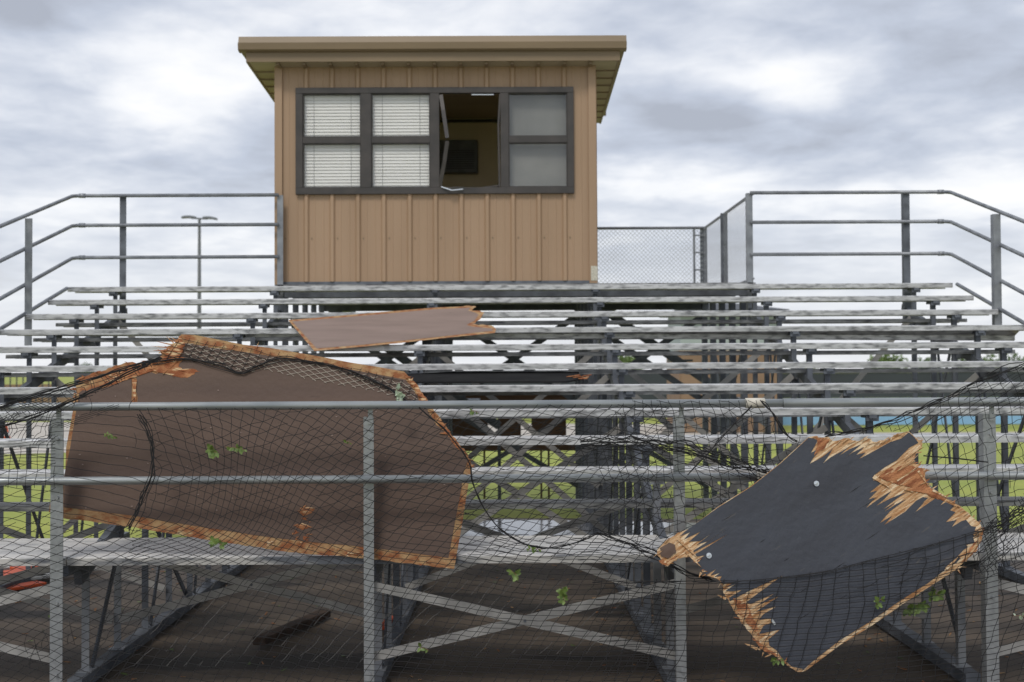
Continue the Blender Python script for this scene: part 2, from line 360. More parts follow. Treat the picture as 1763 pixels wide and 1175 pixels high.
# back guardrail, left and right, running into the raking side rails
RY = 13.78
rz = [2.05+CAMZ, 2.05-.345+CAMZ, 2.05-.72+CAMZ]
slope = RI/T
for side, xe, xi in ((-1, XL+.0, FX[1]), (1, XR+.02, FX[4])):
    m = MB()
    for z in rz:
        m.tube([(xi, RY, z), (xe-side*.05, RY, z), (xe, RY-.03, z-.005), (xe+side*.03, RY-.1, z-.02), (xe+side*.03, RY-5.2, z-slope*5.2)], .021, 10)
    z0 = seat(0)[1]-.02
    m.tube([(xe, 13.45, z0), (xe+side*.03, 8.4, z0-slope*5.05)], .021, 10)
    g = m.build('back_guardrail', 'galv', bl, True)
    for xp in (xi, FX[0] if side < 0 else FX[5]):
        q = MB(); q.angle((xp-.03-.008*side, RY+.02, H0-.5), (xp-.03-.008*side, RY+.02, rz[0]-.0), .075 if xp != xi else .07, .008)
        for z in rz: q.tube([(xp+.005, RY+.015, z-.02), (xp+.005, RY+.035, z-.02)], .016, 8)
        q.build('post', 'galvd' if xp != xi else 'galv', g)
    for yp in (12.30, 10.2):
        zz = rz[0]-slope*(RY-yp)
        MB().angle((xe-side*.02-.03, yp, zz-1.33), (xe-side*.02-.03, yp, zz-.01), .075, .008).build('post', 'galv', g)
    for z in rz:
        MB().tube([(xe-side*.09, RY, z), (xe-side*.02, RY-.006, z)], .027, 10).build('elbow', 'galv', g, True)
# deck behind the top row and its legs
BY = 17.1
dk = MB().box(FX[1]-.05, FX[4]+.06, 13.80, BY, 1.005+CAMZ-.03, 1.005+CAMZ).build('deck', 'alu2', bl)
for y in (13.86, 15.4, 17.05):
    MB().box(FX[1]-.05, FX[4]+.06, y-.03, y+.03, 1.005+CAMZ-.15, 1.005+CAMZ-.032).build('joist', 'galvd', dk)
for k in (1, 2, 3, 4):
    for y in (14.2, 14.9, 15.6, 16.3, 17.0):
        MB().angle((FX[k]-.04, y, 0), (FX[k]-.04, y, 1.0+CAMZ-.035), .075, .009).build('leg', 'galvd', dk)
    b = MB(); b.bar((FX[k]+.05, 14.2, .3), (FX[k]+.05, 17.0, 2.6), .01, .07); b.bar((FX[k]+.065, 14.2, 2.6), (FX[k]+.065, 17.0, .3), .01, .07); b.build('side_brace', 'galvd', dk)
for k in (1, 2, 3):
    for y in (17.04,):
        b = MB(); b.bar((FX[k], y, 1.5), (FX[k+1], y, 2.75), .012, .09, (0, 0, 1)); b.bar((FX[k], y+.016, 2.75), (FX[k+1], y+.016, 1.5), .012, .09, (0, 0, 1))
        b.bar((FX[k], y, .3), (FX[k+1], y, 1.4), .012, .07, (0, 0, 1)); b.bar((FX[k], y+.016, 1.4), (FX[k+1], y+.016, .3), .012, .07, (0, 0, 1)); b.build('rear_brace', 'galvd', dk)
# stairs at the back of the deck: seen through the rows as a comb of treads
for side, xa in ((-1, FX[1]+.1), (1, FX[3]+.35)):
    st = MB(); n = 9
    for q in range(n):
        z = 1.0+CAMZ-.19*q-.1; y = BY+.1
        x = xa+.27*q
        st.box(x, x+.25, y, y+.9, z-.03, z)
    st.bar((xa, BY+.1, 1.0+CAMZ-.1), (xa+.27*n, BY+.1, 1.0+CAMZ-.19*n-.1), .04, .12)
    st.bar((xa+.27*n, BY+.12, 0), (xa+.27*n, BY+.12, 1.0+CAMZ-.19*n-.1), .05, .05)
    st.build('back_stair', 'galvd', bl)
# chain link guards round the open end of the deck
def chain(a, b, z0, z1, cell, r, name, parent):
    a, b = Vector(a), Vector(b); Lh = (b-a).length; d = (b-a).normalized(); H = z1-z0; m = MB()
    nn = d.cross(Vector((0, 0, 1)))
    k = -int(H/cell)-1
    while k*cell < Lh:
        for sgn in (1, -1):
            u0 = k*cell; pts = []
            ua, ub = max(0, u0), min(Lh, u0+H)
            if ub > ua+.01:
                za, zb = ua-u0, ub-u0
                if sgn < 0: za, zb = H-za, H-zb
                p = a+d*ua+Vector((0, 0, z0+za)); q = a+d*ub+Vector((0, 0, z0+zb))
                m.tube([p+nn*sgn*.002, q+nn*sgn*.002], r, 3, False)
        k += 1
    return m.build(name, 'chain', parent)
cg = MB(); zc0, zc1 = 1.02+CAMZ, 2.04+CAMZ
xr = FX[4]+.03
cg.tube([(1.10, BY, zc1), (xr, BY, zc1), (xr, RY, zc1+.0)], .02, 8)
cg.tube([(1.10, BY, zc0+.03), (xr, BY, zc0+.03), (xr, RY, zc0+.03)], .014, 8)
cgo = cg.build('mesh_guard', 'galv', bl, True)
chain((1.10, BY-.01, 0), (xr-.04, BY-.01, 0), zc0, zc1, .062, .003, 'chain_mesh', cgo)
chain((xr-.03, BY-.05, 0), (xr-.03, RY+.1, 0), zc0, zc1, .075, .0016, 'chain_mesh', cgo)
for x, y, wd, mt in ((xr-.02, BY+.02, .10, 'galvd'), (xr-.02, 15.5, .09, 'galvd'), (1.14, BY, .03, 'galv'), (xr-.16, BY, .03, 'galv'), (xr-.03, RY+.12, .03, 'galv')):
    MB().box(x-wd/2, x+wd/2, y, y+.02, zc0-.1, zc1-.0).build('post', mt, cgo)
for q in range(4):
    z = zc0+.15+q*.25
    MB().box(xr-.16, xr, BY-.02, BY-.005, z, z+.02).build('clip', 'galv', cgo)
    MB().box(1.05, 1.15, BY-.02, BY-.005, z, z+.02).build('clip', 'galv', cgo)

# ------------------------------------------------------------------ press box
PY = 13.90
def PX(px): return at(px, 300, PY).x
def PZ(py): return at(750, py, PY).z
x0, x1, zb, ztp = PX(474), PX(1026), PZ(489), PZ(110)
wx0, wx1, wz0, wz1 = PX(510), PX(988), PZ(335), PZ(152)
PB = 16.25
pb = empty('press_box', ((x0+x1)/2, (PY+PB)/2, zb), 'tan metal clad press box with dark framed windows standing on top of the bleachers', 'press box')
ribs = [PX(527.8+44.42*k) for k in range(-1, 12)]
def siding(m, xa, xb, za, zc):
    prof = [(xa, 0)]
    for rx in ribs:
        for dx, dy in ((-.036, 0), (-.016, -.03), (.016, -.03), (.036, 0)):
            if xa+.002 < rx+dx < xb-.002: prof.append((rx+dx, dy))
        for f in (.33, .66):
            for dx, dy in ((-.012, 0), (-.004, -.004), (.004, -.004), (.012, 0)):
                q = rx+.301*f+dx
                if xa+.002 < q < xb-.002: prof.append((q, dy))
    prof.append((xb, 0)); prof.sort()
    n = len(prof)
    m.add([(x, PY+y, z) for z in (za, zc) for x, y in prof], [(i, i+1, i+1+n, i+n) for i in range(n-1)])
sd_ = MB()
siding(sd_, x0+.085, x1-.085, zb+.03, wz0); siding(sd_, x0+.085, x1-.085, wz1, ztp)
siding(sd_, x0+.085, wx0, wz0, wz1); siding(sd_, wx1, x1-.085, wz0, wz1)
wall = sd_.build('front_wall', 'siding', pb)
m = MB(); t = .06   # structure wall behind the siding, with the window opening left free
m.box(x0+.01, x1-.01, PY+.01, PY+t, zb+.02, wz0); m.box(x0+.01, x1-.01, PY+.01, PY+t, wz1, ztp)
m.box(x0+.01, wx0, PY+.01, PY+t, wz0, wz1); m.box(wx1, x1-.01, PY+.01, PY+t, wz0, wz1)
m.box(x0+.012, x0+t, PY+t, PB, zb+.02, ztp); m.box(x1-t, x1-.012, PY+t, PB, zb+.02, ztp)
m.box(x0+t, x1-t, PB-t, PB, zb+.02, ztp); m.box(x0+t, x1-t, PY+t, PB-t, zb+.02, zb+.08)
m.build('inner_wall', 'inner', pb)
m = MB(); m.box(x0, x0+.008, PY+.02, PB+.01, zb, ztp-.04); m.box(x1-.008, x1, PY+.02, PB+.01, zb, ztp-.04); m.box(x0, x1, PB+.004, PB+.012, zb, ztp-.1)
for k in range(8):
    for x in (x0-.015, x1+.015): m.box(x-.014, x+.014, PY+.2+k*.3, PY+.24+k*.3, zb, ztp-.05)
m.build('side_wall', 'siding', pb)
for sx, xx in ((1, x0), (-1, x1)):
    m = MB(); m.box(min(xx-.003*sx, xx+.085*sx), max(xx-.003*sx, xx+.085*sx), PY-.034, PY+.018, zb-.002, ztp-.002); m.build('corner_trim', 'siding', pb)
MB().box(x0+.086, x1-.086, PY-.012, PY+.004, zb-.004, zb+.03).build('base_trim', 'galvd', pb)
MB().box(x0+.086, x1-.086, PY-.045, PY-.002, ztp-.035, ztp-.003).build('head_trim', 'trim', pb)
# screws
m = MB()
for rx in ribs:
    for z in (PZ(410),):
        if x0+.1 < rx+.06 < x1-.1: m.tube([(rx+.06, PY+.0, z), (rx+.06, PY-.008, z)], .009, 6)
m.build('screw', 'trim', pb)
MB().box(PX(1016), PX(1027), PY-.040, PY-.0355, PZ(485), PZ(460)).build('sticker', 'label', pb)
# roof
rf = MB(); fy = PY-.22
def RX(px): return at(px, 80, fy).x
def RZ(py): return at(745, py, fy).z
xa, xb = RX(424), RX(1067)
zf0, zf1, zr0 = RZ(104), RZ(62), RZ(104)-.16
def slab(m, xa, xb, ya, yb, za, zb_, h):
    m.add([(xa, ya, za), (xb, ya, za), (xb, yb, zb_), (xa, yb, zb_), (xa, ya, za+h), (xb, ya, za+h), (xb, yb, zb_+h), (xa, yb, zb_+h)], [(0, 1, 2, 3), (4, 5, 6, 7), (0, 1, 5, 4), (1, 2, 6, 5), (2, 3, 7, 6), (3, 0, 4, 7)])
yb_ = PB+.22
slab(rf, xa+.01, xb-.01, fy+.01, yb_, zf0-.01, zr0, .18)
roof = rf.build('roof', 'trimd', pb)
for k in range(8):
    y = PY+.15+.3*k; z = zf0-.01-(y-fy)*(zf0-.01-zr0)/(yb_-fy)
    for xq in ((xa+.02, x0-.01), (x1+.01, xb-.02)): MB().box(xq[0], xq[1], y, y+.03, z-.014, z+.01).build('soffit_rib', 'trim', roof)
for rx in ribs: MB().box(rx-.02, rx+.02, fy+.03, PY-.01, zf0-.04, zf0-.012).build('soffit_rib', 'trim', roof)
m = MB(); m.box(xa, xb, fy-.012, fy+.01, zf0-.015, RZ(86)); m.build('lower_fascia', 'trim', roof)
def gutter(y, yy, z0, z1, xa, xb):
    m = MB(); pr = [(0.02, 0), (-.03, .01), (-.075, .10), (-.08, .155), (-.03, z1-z0), (.02, z1-z0)]
    return m.extx(pr, xa, xb, (y, z0))
xg0, xg1 = RX(412), RX(1078)
gz0 = RZ(90)
pr = [(fy+.02, gz0), (fy-.045, gz0+.004), (fy-.075, gz0+.02), (fy-.085, RZ(76)), (fy-.06, RZ(75)), (fy-.035, zf1-.012), (fy+.02, zf1)]
m = MB(); m.add([(x, y, z) for x in (xg0, xg1) for y, z in pr], [tuple(range(7)), tuple(range(13, 6, -1))]+[(i, i+7, (i+1) % 7+7, (i+1) % 7) for i in range(7)])
m.build('front_fascia', 'trim', roof)
drop = (zf0-.01-zr0)
for sx, xx in ((-1, xg0+.02), (1, xg1-.02)):
    m = MB(); a, b = (xx, xx+.02*-sx) if sx < 0 else (xx-.02, xx)
    a, b = min(xx, xx-sx*.05), max(xx, xx-sx*.05)
    slab(m, a, b, fy+.021, yb_, gz0+.002, gz0-drop, zf1-gz0-.004)
    m.build('side_fascia', 'trim', roof)
    m = MB(); slab(m, *( (xa-.002, xa+.02) if sx < 0 else (xb-.02, xb+.002)), fy+.011, yb_+.002, zf0-.02, zr0-.01, .12); m.build('rake_trim', 'trim', roof)
MB().box(xg0, xg1, yb_, yb_+.02, gz0-drop, zf1-drop).build('rear_fascia', 'trim', roof)
# windows
cols = [(522, 622), (640, 741), (760, 859), (876, 977)]
rows = [(162, 236), (248, 324)]
m = MB(); yf0, yf1 = PY-.05, PY+.03
X = PX; Z = PZ
m.box(X(510), X(988), yf0, yf1, Z(162), Z(152)); m.box(X(510), X(988), yf0, yf1, Z(335), Z(324))
m.box(X(510), X(522), yf0+.001, yf1, Z(324), Z(162)); m.box(X(977), X(988), yf0+.001, yf1, Z(324), Z(162))
for a, b in ((622, 640), (741, 757), (862, 876)): m.box(X(a), X(b), yf0+.002, yf1, Z(324), Z(162))
wf = m.build('window_band_frame', 'frame', pb, bevel=.003)
for c, (a, b) in enumerate(cols):
    if c == 2: continue
    w_ = MB(); w_.box(X(a), X(b), yf0+.012, yf1-.01, Z(247), Z(237))
    for (u, d) in ((162, 237), (247, 324)):
        w_.box(X(a), X(a)+.012, yf0+.02, yf1-.02, Z(d), Z(u)); w_.box(X(b)-.012, X(b), yf0+.02, yf1-.02, Z(d), Z(u))
        w_.box(X(a)+.012, X(b)-.012, yf0+.021, yf1-.021, Z(u)-.012, Z(u)); w_.box(X(a)+.012, X(b)-.012, yf0+.021, yf1-.021, Z(d), Z(d)+.014)
    win = w_.build('window', 'frame', pb)
    for u, d in ((162, 237), (247, 324)):
        MB().box(X(a)+.004, X(b)-.004, yf0+.045, yf0+.049, Z(d)+.004, Z(u)-.004).build('pane', 'glass', win)
    if c < 2:
        bm_ = MB(); z = Z(324); ang = R(62); k = 0
        while z < Z(162):
            bm_.add([(xx, PY+.036+yy, z+zz) for xx in (X(a)+.01, X(b)-.01) for yy, zz in ((-.006, -.001), (.007, .0372), (.0085, .0372), (-.004, -.001))], [(0, 1, 5, 4), (1, 2, 6, 5), (2, 3, 7, 6), (3, 0, 4, 7), (0, 1, 2, 3), (4, 5, 6, 7)]); z += .0375
        bld = bm_.build('blind', 'blind', win)
        cd = MB()
        for q in (.18, .82):
            xx = X(a)+(X(b)-X(a))*q; cd.tube([(xx, PY+.027, Z(324)), (xx, PY+.027, Z(162))], .0018, 4)
        cd.build('blind_cord', 'shade', win)
    else:
        MB().box(X(a)-.05, X(b)+.05, PY+.08, PY+.09, Z(330), Z(150)).build('shade', 'shade', win)
# the third window has been torn out: bent sash strips left in the opening
m = MB()
def strip(m, pts, w_=.03, dd=.018):
    for i in range(len(pts)-1): m.bar(pts[i], pts[i+1], w_, dd, (0, 1, 0))
P = lambda x, y, dy=0: at(x, y, PY-.03+dy)
strip(m, [P(759, 164), P(763, 190, -.05), P(770, 238, -.10)], .045); strip(m, [P(770, 243, -.10), P(765, 280, -.06), P(757, 322)], .045)
strip(m, [P(861, 162), P(858, 215, -.01), P(860, 322)], .022)
strip(m, [P(757, 326), P(785, 323, -.02), P(820, 325, -.01), P(858, 320)], .016)
bw = m.build('bent_sash', 'frame', pb)
m = MB(); strip(m, [P(760, 322, -.03), P(778, 328, -.06), P(797, 326, -.04)], .012); strip(m, [P(812, 163.5, -.01), P(850, 163.5, -.01)], .01); m.build('torn_metal_strip', 'zinc', bw)
MB().box(X(741)-.03, X(876)+.03, PY+.062, PY+.2, Z(336), Z(327)).build('inner_sill', 'ac', pb)
# interior ceiling, cornice and wall cooler seen through the opening
MB().box(x0+t, x1-t, PY+t+.002, PB-t-.002, ztp-.10, ztp-.06).build('ceiling', 'inner', pb)
a1, a2 = at(766, 300, PB-.1), at(823, 244, PB-.1); a3 = at(766, 208, PB-.1)
MB().box(x0+t+.002, x1-t-.002, PB-t-.03, PB-t-.002, a3.z-.02, a3.z+.02).build('cornice', 'frame', pb)
ac = MB().box(a1.x-.15, a2.x, PB-t-.16, PB-t-.002, a1.z, a2.z).build('cooler', 'ac', pb, bevel=.01)
m = MB()
for k in range(9): z = a1.z+.05+k*.03; m.box(a1.x-.1, a2.x-.05, PB-t-.17, PB-t-.158, z, z+.012)
m.build('grille', 'frame', ac)
# ------------------------------------------------------------------ broken plywood panels
def jag(pts, amp, step, seed, closed=False):
    """roughen a traced torn edge"""
    rnd = random.Random(seed); o = []
    for i in range(len(pts)-1):
        a, b = Vector(pts[i]), Vector(pts[i+1]); n = max(1, int((b-a).length/step)); d = (b-a)
        nn = Vector((-d.y, d.x)).normalized() if d.length > 0 else Vector((0, 0))
        for k in range(n):
            p = a+d*(k/n)
            if k: p += nn*rnd.uniform(-amp, amp)+d.normalized()*rnd.uniform(-step*.3, step*.3)
            o.append((p.x, p.y))
    o.append(pts[-1]); return o
def simplify(poly):
    o = []
    for p in poly:
        if not o or (Vector(p)-Vector(o[-1])).length > .25: o.append(p)
    if (Vector(o[0])-Vector(o[-1])).length < .25: o.pop()
    return o
def plate(name, poly, pos, off0, off1, material, parent, grid=24, rough=0.0):
    """a sheet with a traced outline: pos(px,py,offset) gives real points, offset is depth behind the face"""
    poly = simplify(poly); n = len(poly)
    xs = [p[0] for p in poly]; ys = [p[1] for p in poly]
    def inside(x, y):
        c = False; j = n-1
        for i in range(n):
            if (ys[i] > y) != (ys[j] > y) and x < (xs[j]-xs[i])*(y-ys[i])/(ys[j]-ys[i])+xs[i]: c = not c
            j = i
        return c
    vs = [Vector(p) for p in poly]; g = grid; yy = min(ys)+g/2; r = 0
    while yy < max(ys):
        xx = min(xs)+g/2+(g/2 if r % 2 else 0)
        while xx < max(xs):
            if inside(xx, yy): vs.append(Vector((xx, yy)))
            xx += g
        yy += g; r += 1
    res = delaunay_2d_cdt(vs, [(i, (i+1) % n) for i in range(n)], [], 0, 1e-4)
    V, Fc = res[0], res[2]
    Fc = [f for f in Fc if inside(sum(V[i].x for i in f)/len(f), sum(V[i].y for i in f)/len(f))]
    used = sorted({i for f in Fc for i in f}); ix = {u: k for k, u in enumerate(used)}
    front = [pos(V[u].x, V[u].y, off0+(mnoise.noise((V[u].x*.13, V[u].y*.13, 3.1))*rough if rough else 0)) for u in used]; back = [pos(V[u].x, V[u].y, off1) for u in used]
    m = len(used); faces = [tuple(ix[i] for i in f) for f in Fc]
    cnt = {}
    for f in faces:
        for k in range(len(f)):
            e = (f[k], f[(k+1) % len(f)]); cnt[e] = 1
    allf = list(faces)+[tuple(i+m for i in f[::-1]) for f in faces]
    for (a, b) in cnt:
        if (b, a) not in cnt: allf.append((b, a, a+m, b+m))
    me = bpy.data.meshes.new(name); me.from_pydata([tuple(v) for v in front+back], [], allf); me.update()
    bm = bmesh.new(); bm.from_mesh(me); bmesh.ops.recalc_face_normals(bm, faces=bm.faces); bm.to_mesh(me); bm.free()
    return link(name, me, material, parent)
def splinter(m, a, b, w0, pos, off=-.004):
    """one long pointed sliver of wood from a (root) to b (tip)"""
    a, b = Vector(a), Vector(b); d = (b-a); n = Vector((-d.y, d.x)).normalized()*w0/2
    q = [a+n, a-n, a+d*.55-n*.6, b, a+d*.55+n*.7]
    f = [pos(p.x, p.y, off-.003*(i == 3)) for i, p in enumerate(q)]; k = [pos(p.x, p.y, off+.004) for p in q]
    m.add(f+k, [(0, 1, 2, 3, 4), (9, 8, 7, 6, 5)]+[(i, (i+1) % 5, (i+1) % 5+5, i+5) for i in range(5)])

def merge(o, m, material):
    """splinters stay part of the torn core they grow from"""
    q = m.build('tmp', material, None, origin=(0, 0, 0)); org = Vector(o['org']); q.data.transform(Matrix.Translation(-org))
    n = len(o.data.materials); o.data.materials.append(MT[material])
    for p in q.data.polygons: p.material_index = n
    bm = bmesh.new(); bm.from_mesh(o.data); bm.from_mesh(q.data); bm.to_mesh(o.data); bm.free()
    me = q.data; bpy.data.objects.remove(q); bpy.data.meshes.remove(me)
# slate panel caught in the net in front of the guardrail
def A(x, y): return (1400+x/4.857, 700+y/4.857)
def Bz(x, y): return (1100+x/3.731, 860+y/3.731)
def Dz(x, y): return (1400+x/4.273, 900+y/4.273)
def pos_s(px, py, off): return at(px, py, 6.56+(1160-py)/410*.27+.02*math.sin((px-1100)/180)+off)
topc = [A(0,250),A(80,262),A(130,255),A(160,290),A(230,280),A(300,265),A(360,290),A(450,265),A(530,300),A(590,285),A(650,260),A(740,225),A(800,210)]
rightc = [A(850,255),A(900,280),A(915,310),A(880,370),A(850,430),A(820,462),A(860,480),A(905,484),A(870,515),A(935,515),A(938,570),A(928,620),A(950,650),A(1050,730),A(1110,765),A(1200,820),A(1300,890),A(1390,970),A(1420,1040),Dz(1250,60),Dz(1240,130),Dz(1190,220),Dz(1090,310),Dz(1045,352)]
botc = [Dz(860,470),Dz(660,600),Dz(430,760),Dz(200,900),Dz(0,1050),Bz(1075,1100)]
leftc = [Bz(1075,1100),Bz(1020,1110),Bz(970,1080),Bz(900,1010),Bz(830,980),Bz(780,950),Bz(730,880),Bz(650,780),Bz(590,680),Bz(540,600),Bz(525,530),Bz(490,505),Bz(440,490),Bz(410,470),Bz(385,420),Bz(370,400),Bz(330,370),Bz(290,372),Bz(250,380),Bz(215,400),Bz(180,425),Bz(150,400),Bz(118,360),Bz(118,325),Bz(150,290),Bz(215,240),Bz(265,212)]
core = jag(topc, 2.2, 5, 1)+jag(rightc, 2.0, 5, 2)+botc[:-1]+jag(leftc, 1.6, 5, 3)+[Bz(320,190),(1235,873.5),(1294,836.5),(1343,797.5),(1372,771),(1392,753)]
ven = [Bz(298,205),Bz(262,238),Bz(330,210),Bz(290,258),Bz(400,205),Bz(322,272),Bz(395,268),Bz(482,208),Bz(372,292),Bz(440,270),Bz(580,183),Bz(350,330),Bz(352,340),Bz(575,222),Bz(420,318),Bz(362,352),Bz(372,368),Bz(425,360),Bz(372,390),Bz(385,430),Bz(408,465),Bz(435,485),Bz(497,447),Bz(462,488),Bz(522,472),Bz(486,497),Bz(533,494),Bz(520,515),Bz(538,545),Bz(607,537),Bz(553,568),Bz(622,545),Bz(556,588),Bz(600,592),Bz(662,582),Bz(580,632),Bz(585,655),Bz(700,592),Bz(935,485),Bz(880,520),Bz(730,630),Bz(690,662),Bz(720,672),Bz(875,602),Bz(800,655),Bz(742,690),Bz(908,618),Bz(752,722),Bz(888,686),Bz(800,738),Bz(770,775),Bz(846,763),Bz(858,790),Bz(800,812),Bz(772,865),Bz(905,838),Bz(832,900),Bz(838,940),Bz(885,970),Bz(905,1000),Bz(930,1030),Bz(985,1075),Bz(1060,1092),
       (1398,1140),(1444,1104),(1497,1071),(1552,1033),(1598,1004),(1626,982),Dz(975,330),Dz(1050,300),Dz(1085,262),Dz(1062,250),Dz(1108,200),Dz(1140,180),Dz(1122,165),Dz(1190,150),Dz(1176,110),Dz(1208,92),Dz(1196,66),
       A(1385,1045),A(1350,1040),A(1362,1008),A(1320,1000),A(1278,948),A(1240,960),A(1160,1008),A(1200,950),A(1110,967),A(1190,885),A(1145,868),A(1180,832),A(1150,820),A(1110,800),A(1060,830),A(1095,790),A(1040,757),A(960,812),A(850,887),A(930,800),A(900,820),A(960,765),A(918,758),A(860,790),A(770,880),A(590,995),A(660,915),A(555,978),A(640,880),A(780,775),A(690,820),A(585,887),A(690,800),A(575,868),A(700,770),A(780,716),A(640,772),A(515,838),A(590,780),A(655,708),A(560,765),A(440,852),A(520,760),A(462,780),A(535,705),A(468,722),A(520,680),A(578,634),A(500,618),A(502,582),A(600,508),A(700,450),A(805,345),A(880,305),A(850,262),A(800,217),
       A(735,270),A(640,300),A(560,345),A(470,395),A(380,442),A(440,385),A(360,405),A(425,340),A(330,385),A(265,432),A(340,370),A(400,318),A(300,360),A(215,415),A(290,345),A(330,318),A(240,375),A(190,400),A(140,430),A(80,480),A(125,420),A(165,350),(1430,776),(1416,787),(1394,799),(1400,789),(1418,769),(1408,774),(1396,780),(1403,768),(1408,758),(1400,755),(1392,754),(1372,772.5),(1343,799),(1294,838),(1235,875)]
sp = empty('broken_slate_panel', pos_s(1385, 1150, 0), 'slate painted plywood sheet with splintered edges hanging in the black net before the guardrail', 'broken panel', 'broken plywood panels')
score = plate('core', core, pos_s, .0025, .018, 'woodp', sp, 16, .0022)
plate('painted_face', ven, pos_s, 0, .002, 'slate', sp, 22)
m = MB()
def patch(m, pts, pos, off, seed, amp=1.5):
    pl = jag(pts+[pts[0]], amp, 4, seed)[:-1]; n = len(pl); c = (sum(p[0] for p in pl)/n, sum(p[1] for p in pl)/n)
    r2 = random.Random(seed)
    vs = [pos(p[0], p[1], off) for p in pl]+[pos(p[0], p[1], off+.004) for p in pl]; vs.append(pos(c[0], c[1], off-.004))
    m.add(vs, [(i, (i+1) % n, 2*n) for i in range(n)]+[(i, i+n, (i+1) % n+n, (i+1) % n) for i in range(n)])
rnd = random.Random(6)
patch(m, [(1512,822),(1530,808),(1560,800),(1588,806),(1593,824),(1597,838),(1575,842),(1545,835)], pos_s, -.001, 3)
patch(m, [(1560,842),(1600,838),(1618,852),(1640,868),(1622,862),(1590,850)], pos_s, -.0015, 4)
patch(m, [(1655,970),(1668,945),(1684,930),(1692,915),(1688,935),(1674,955)], pos_s, -.002, 5)
patch(m, [(1404,753),(1428,757),(1420,772),(1402,785),(1408,768)], pos_s, -.001, 6)
patch(m, [(1262,1030),(1285,1040),(1300,1070),(1308,1095),(1290,1078),(1270,1052)], pos_s, -.001, 7)
patch(m, [(1134,965),(1150,968),(1165,957),(1150,974),(1140,972)], pos_s, -.003, 8)
patch(m, [(1295,1098),(1312,1112),(1340,1128),(1360,1148),(1335,1130),(1310,1118)], pos_s, -.003, 9)
merge(score, m, 'woodr')
m = MB()
for k in range(24):          # scuffs along the grain of the painted face
    x, y = rnd.uniform(1230, 1620), rnd.uniform(790, 1090)
    if y < 1330-.33*x*1.0+ -60 or abs(x-1440) > (1120-y)*1.0+20 or x > 1480 and y < 900: continue
    L_ = rnd.uniform(8, 34); patch(m, [(x,y),(x+L_*.5,y-L_*.33-.5),(x+L_,y-L_*.63),(x+L_*.5,y-L_*.30+.7)], pos_s, -.0006, 200+k, .2)
merge(score, m, 'scuff')
m = MB(); patch(m, [(1136,944),(1152,934),(1162,938),(1164,952),(1150,962),(1138,958)], pos_s, -.0045, 10, .8); merge(score, m, 'brown')
m = MB(); rnd = random.Random(5)
for a, b, w0 in [(Bz(560,640), Bz(500,612), 5), (Bz(760,960), Bz(675,925), 6), (Bz(780,965), Bz(745,955), 3), (Bz(800,980), Bz(785,1022), 3), (Bz(850,995), Bz(800,1018), 3), (Bz(400,470), Bz(385,505), 4),
                 (Bz(250,250), Bz(375,372), 6), (Bz(300,330), Bz(404,440), 5), (Bz(180,410), Bz(260,375), 5), (Bz(165,400), Bz(225,412), 4),
                 (A(505,585), A(640,680), 7), (A(840,440), A(700,545), 7), (A(900,330), A(760,450), 6), (A(760,690), A(840,715), 3), (A(880,540), A(960,660), 4), (A(700,620), A(880,500), 4), (A(1000,700), A(1140,770), 4), (Dz(1140,190), Dz(1120,290), 5), (Dz(1230,120), Dz(1110,300), 5), (Dz(1180,90), Dz(1245,50), 5), (Dz(980,340), Dz(1080,240), 5)]:
    splinter(m, a, b, w0, pos_s, -.006)
for k in range(70):          # small loose fibres along the torn edges
    src = rnd.choice([topc, rightc, leftc]); i = rnd.randrange(len(src)-1); a = Vector(src[i]).lerp(Vector(src[i+1]), rnd.random())
    an = rnd.gauss(-.6, .35)+(math.pi if rnd.random() < .5 else 0); L_ = rnd.uniform(4, 15)
    splinter(m, a, (a.x+math.cos(an)*L_, a.y+math.sin(an)*L_), rnd.uniform(.8, 2.6), pos_s, rnd.uniform(-.008, .0))
merge(score, m, 'woodp')
m = MB()
for k in range(26):
    src = rnd.choice([rightc, rightc, leftc]); i = rnd.randrange(len(src)-1); a = Vector(src[i]).lerp(Vector(src[i+1]), rnd.random())
    an = rnd.gauss(-.6, .7); L_ = rnd.uniform(4, 12); splinter(m, a, (a.x+math.cos(an)*L_, a.y+math.sin(an)*L_), rnd.uniform(1.5, 4), pos_s, -.003)
merge(score, m, 'woodr')
for (x, y) in ((1405, 833), (1220, 957)):
    m = MB(); c = pos_s(x, y, -.002); m.tube([c, c+Vector((.002, -.006, .001))], .016, 16); m.tube([c+Vector((.001, -.006, 0)), c+Vector((.003, -.013, 0))], .008, 6)
    m.build('washer', 'zinc', sp)
m = MB(); c = pos_s(1328, 1066, -.004); m.bar(c, c+Vector((.02, -.004, -.03)), .012, .012); m.build('bracket_scrap', 'zinc', sp)

# big brown panel leaning behind the guardrail
def inside_b(x, y): return y > 650 and x < 770-(y-650)*0+ (y-650)*.0 and not (x > 690 and y < 720)
def pos_b(px, py, off): return at(px, py, 7.055+(985-py)/400*.34+off)
bt = [(129,687),(131,672),(130.7,664),(143,649.5),(155,645),(169.5,641),(186,634),(204,629),(222,624),(240,627),(262,622),(280,612),(275,606),(292,603),(288,596),(300,592),(306,583),(312.5,576)]
bt2 = [(334,577),(358.6,581.5),(418.5,593.7),(469,600),(549.6,614),(600,624),(647,631.5)]
bt3 = [(695.5,640),(707,651),(714,658),(720,664),(724,673),(729,681),(739.5,695),(750,711),(761,726),(774,745),(787,760),(802,778.5),(810.7,795),(813,804.5)]
bt4 = [(809.5,819),(804,849),(796.6,897),(782,980)]
bt5 = [(782,980),(700,970),(600,959),(540,955),(487,949.5),(440,942),(386,934.5),(318,923),(232,908),(150,897),(110,893),(92,884),(84,882)]
bt6 = [(84,882),(86,868),(89,850),(100,830),(112,820),(114,770),(121.7,728.5),(129,687)]
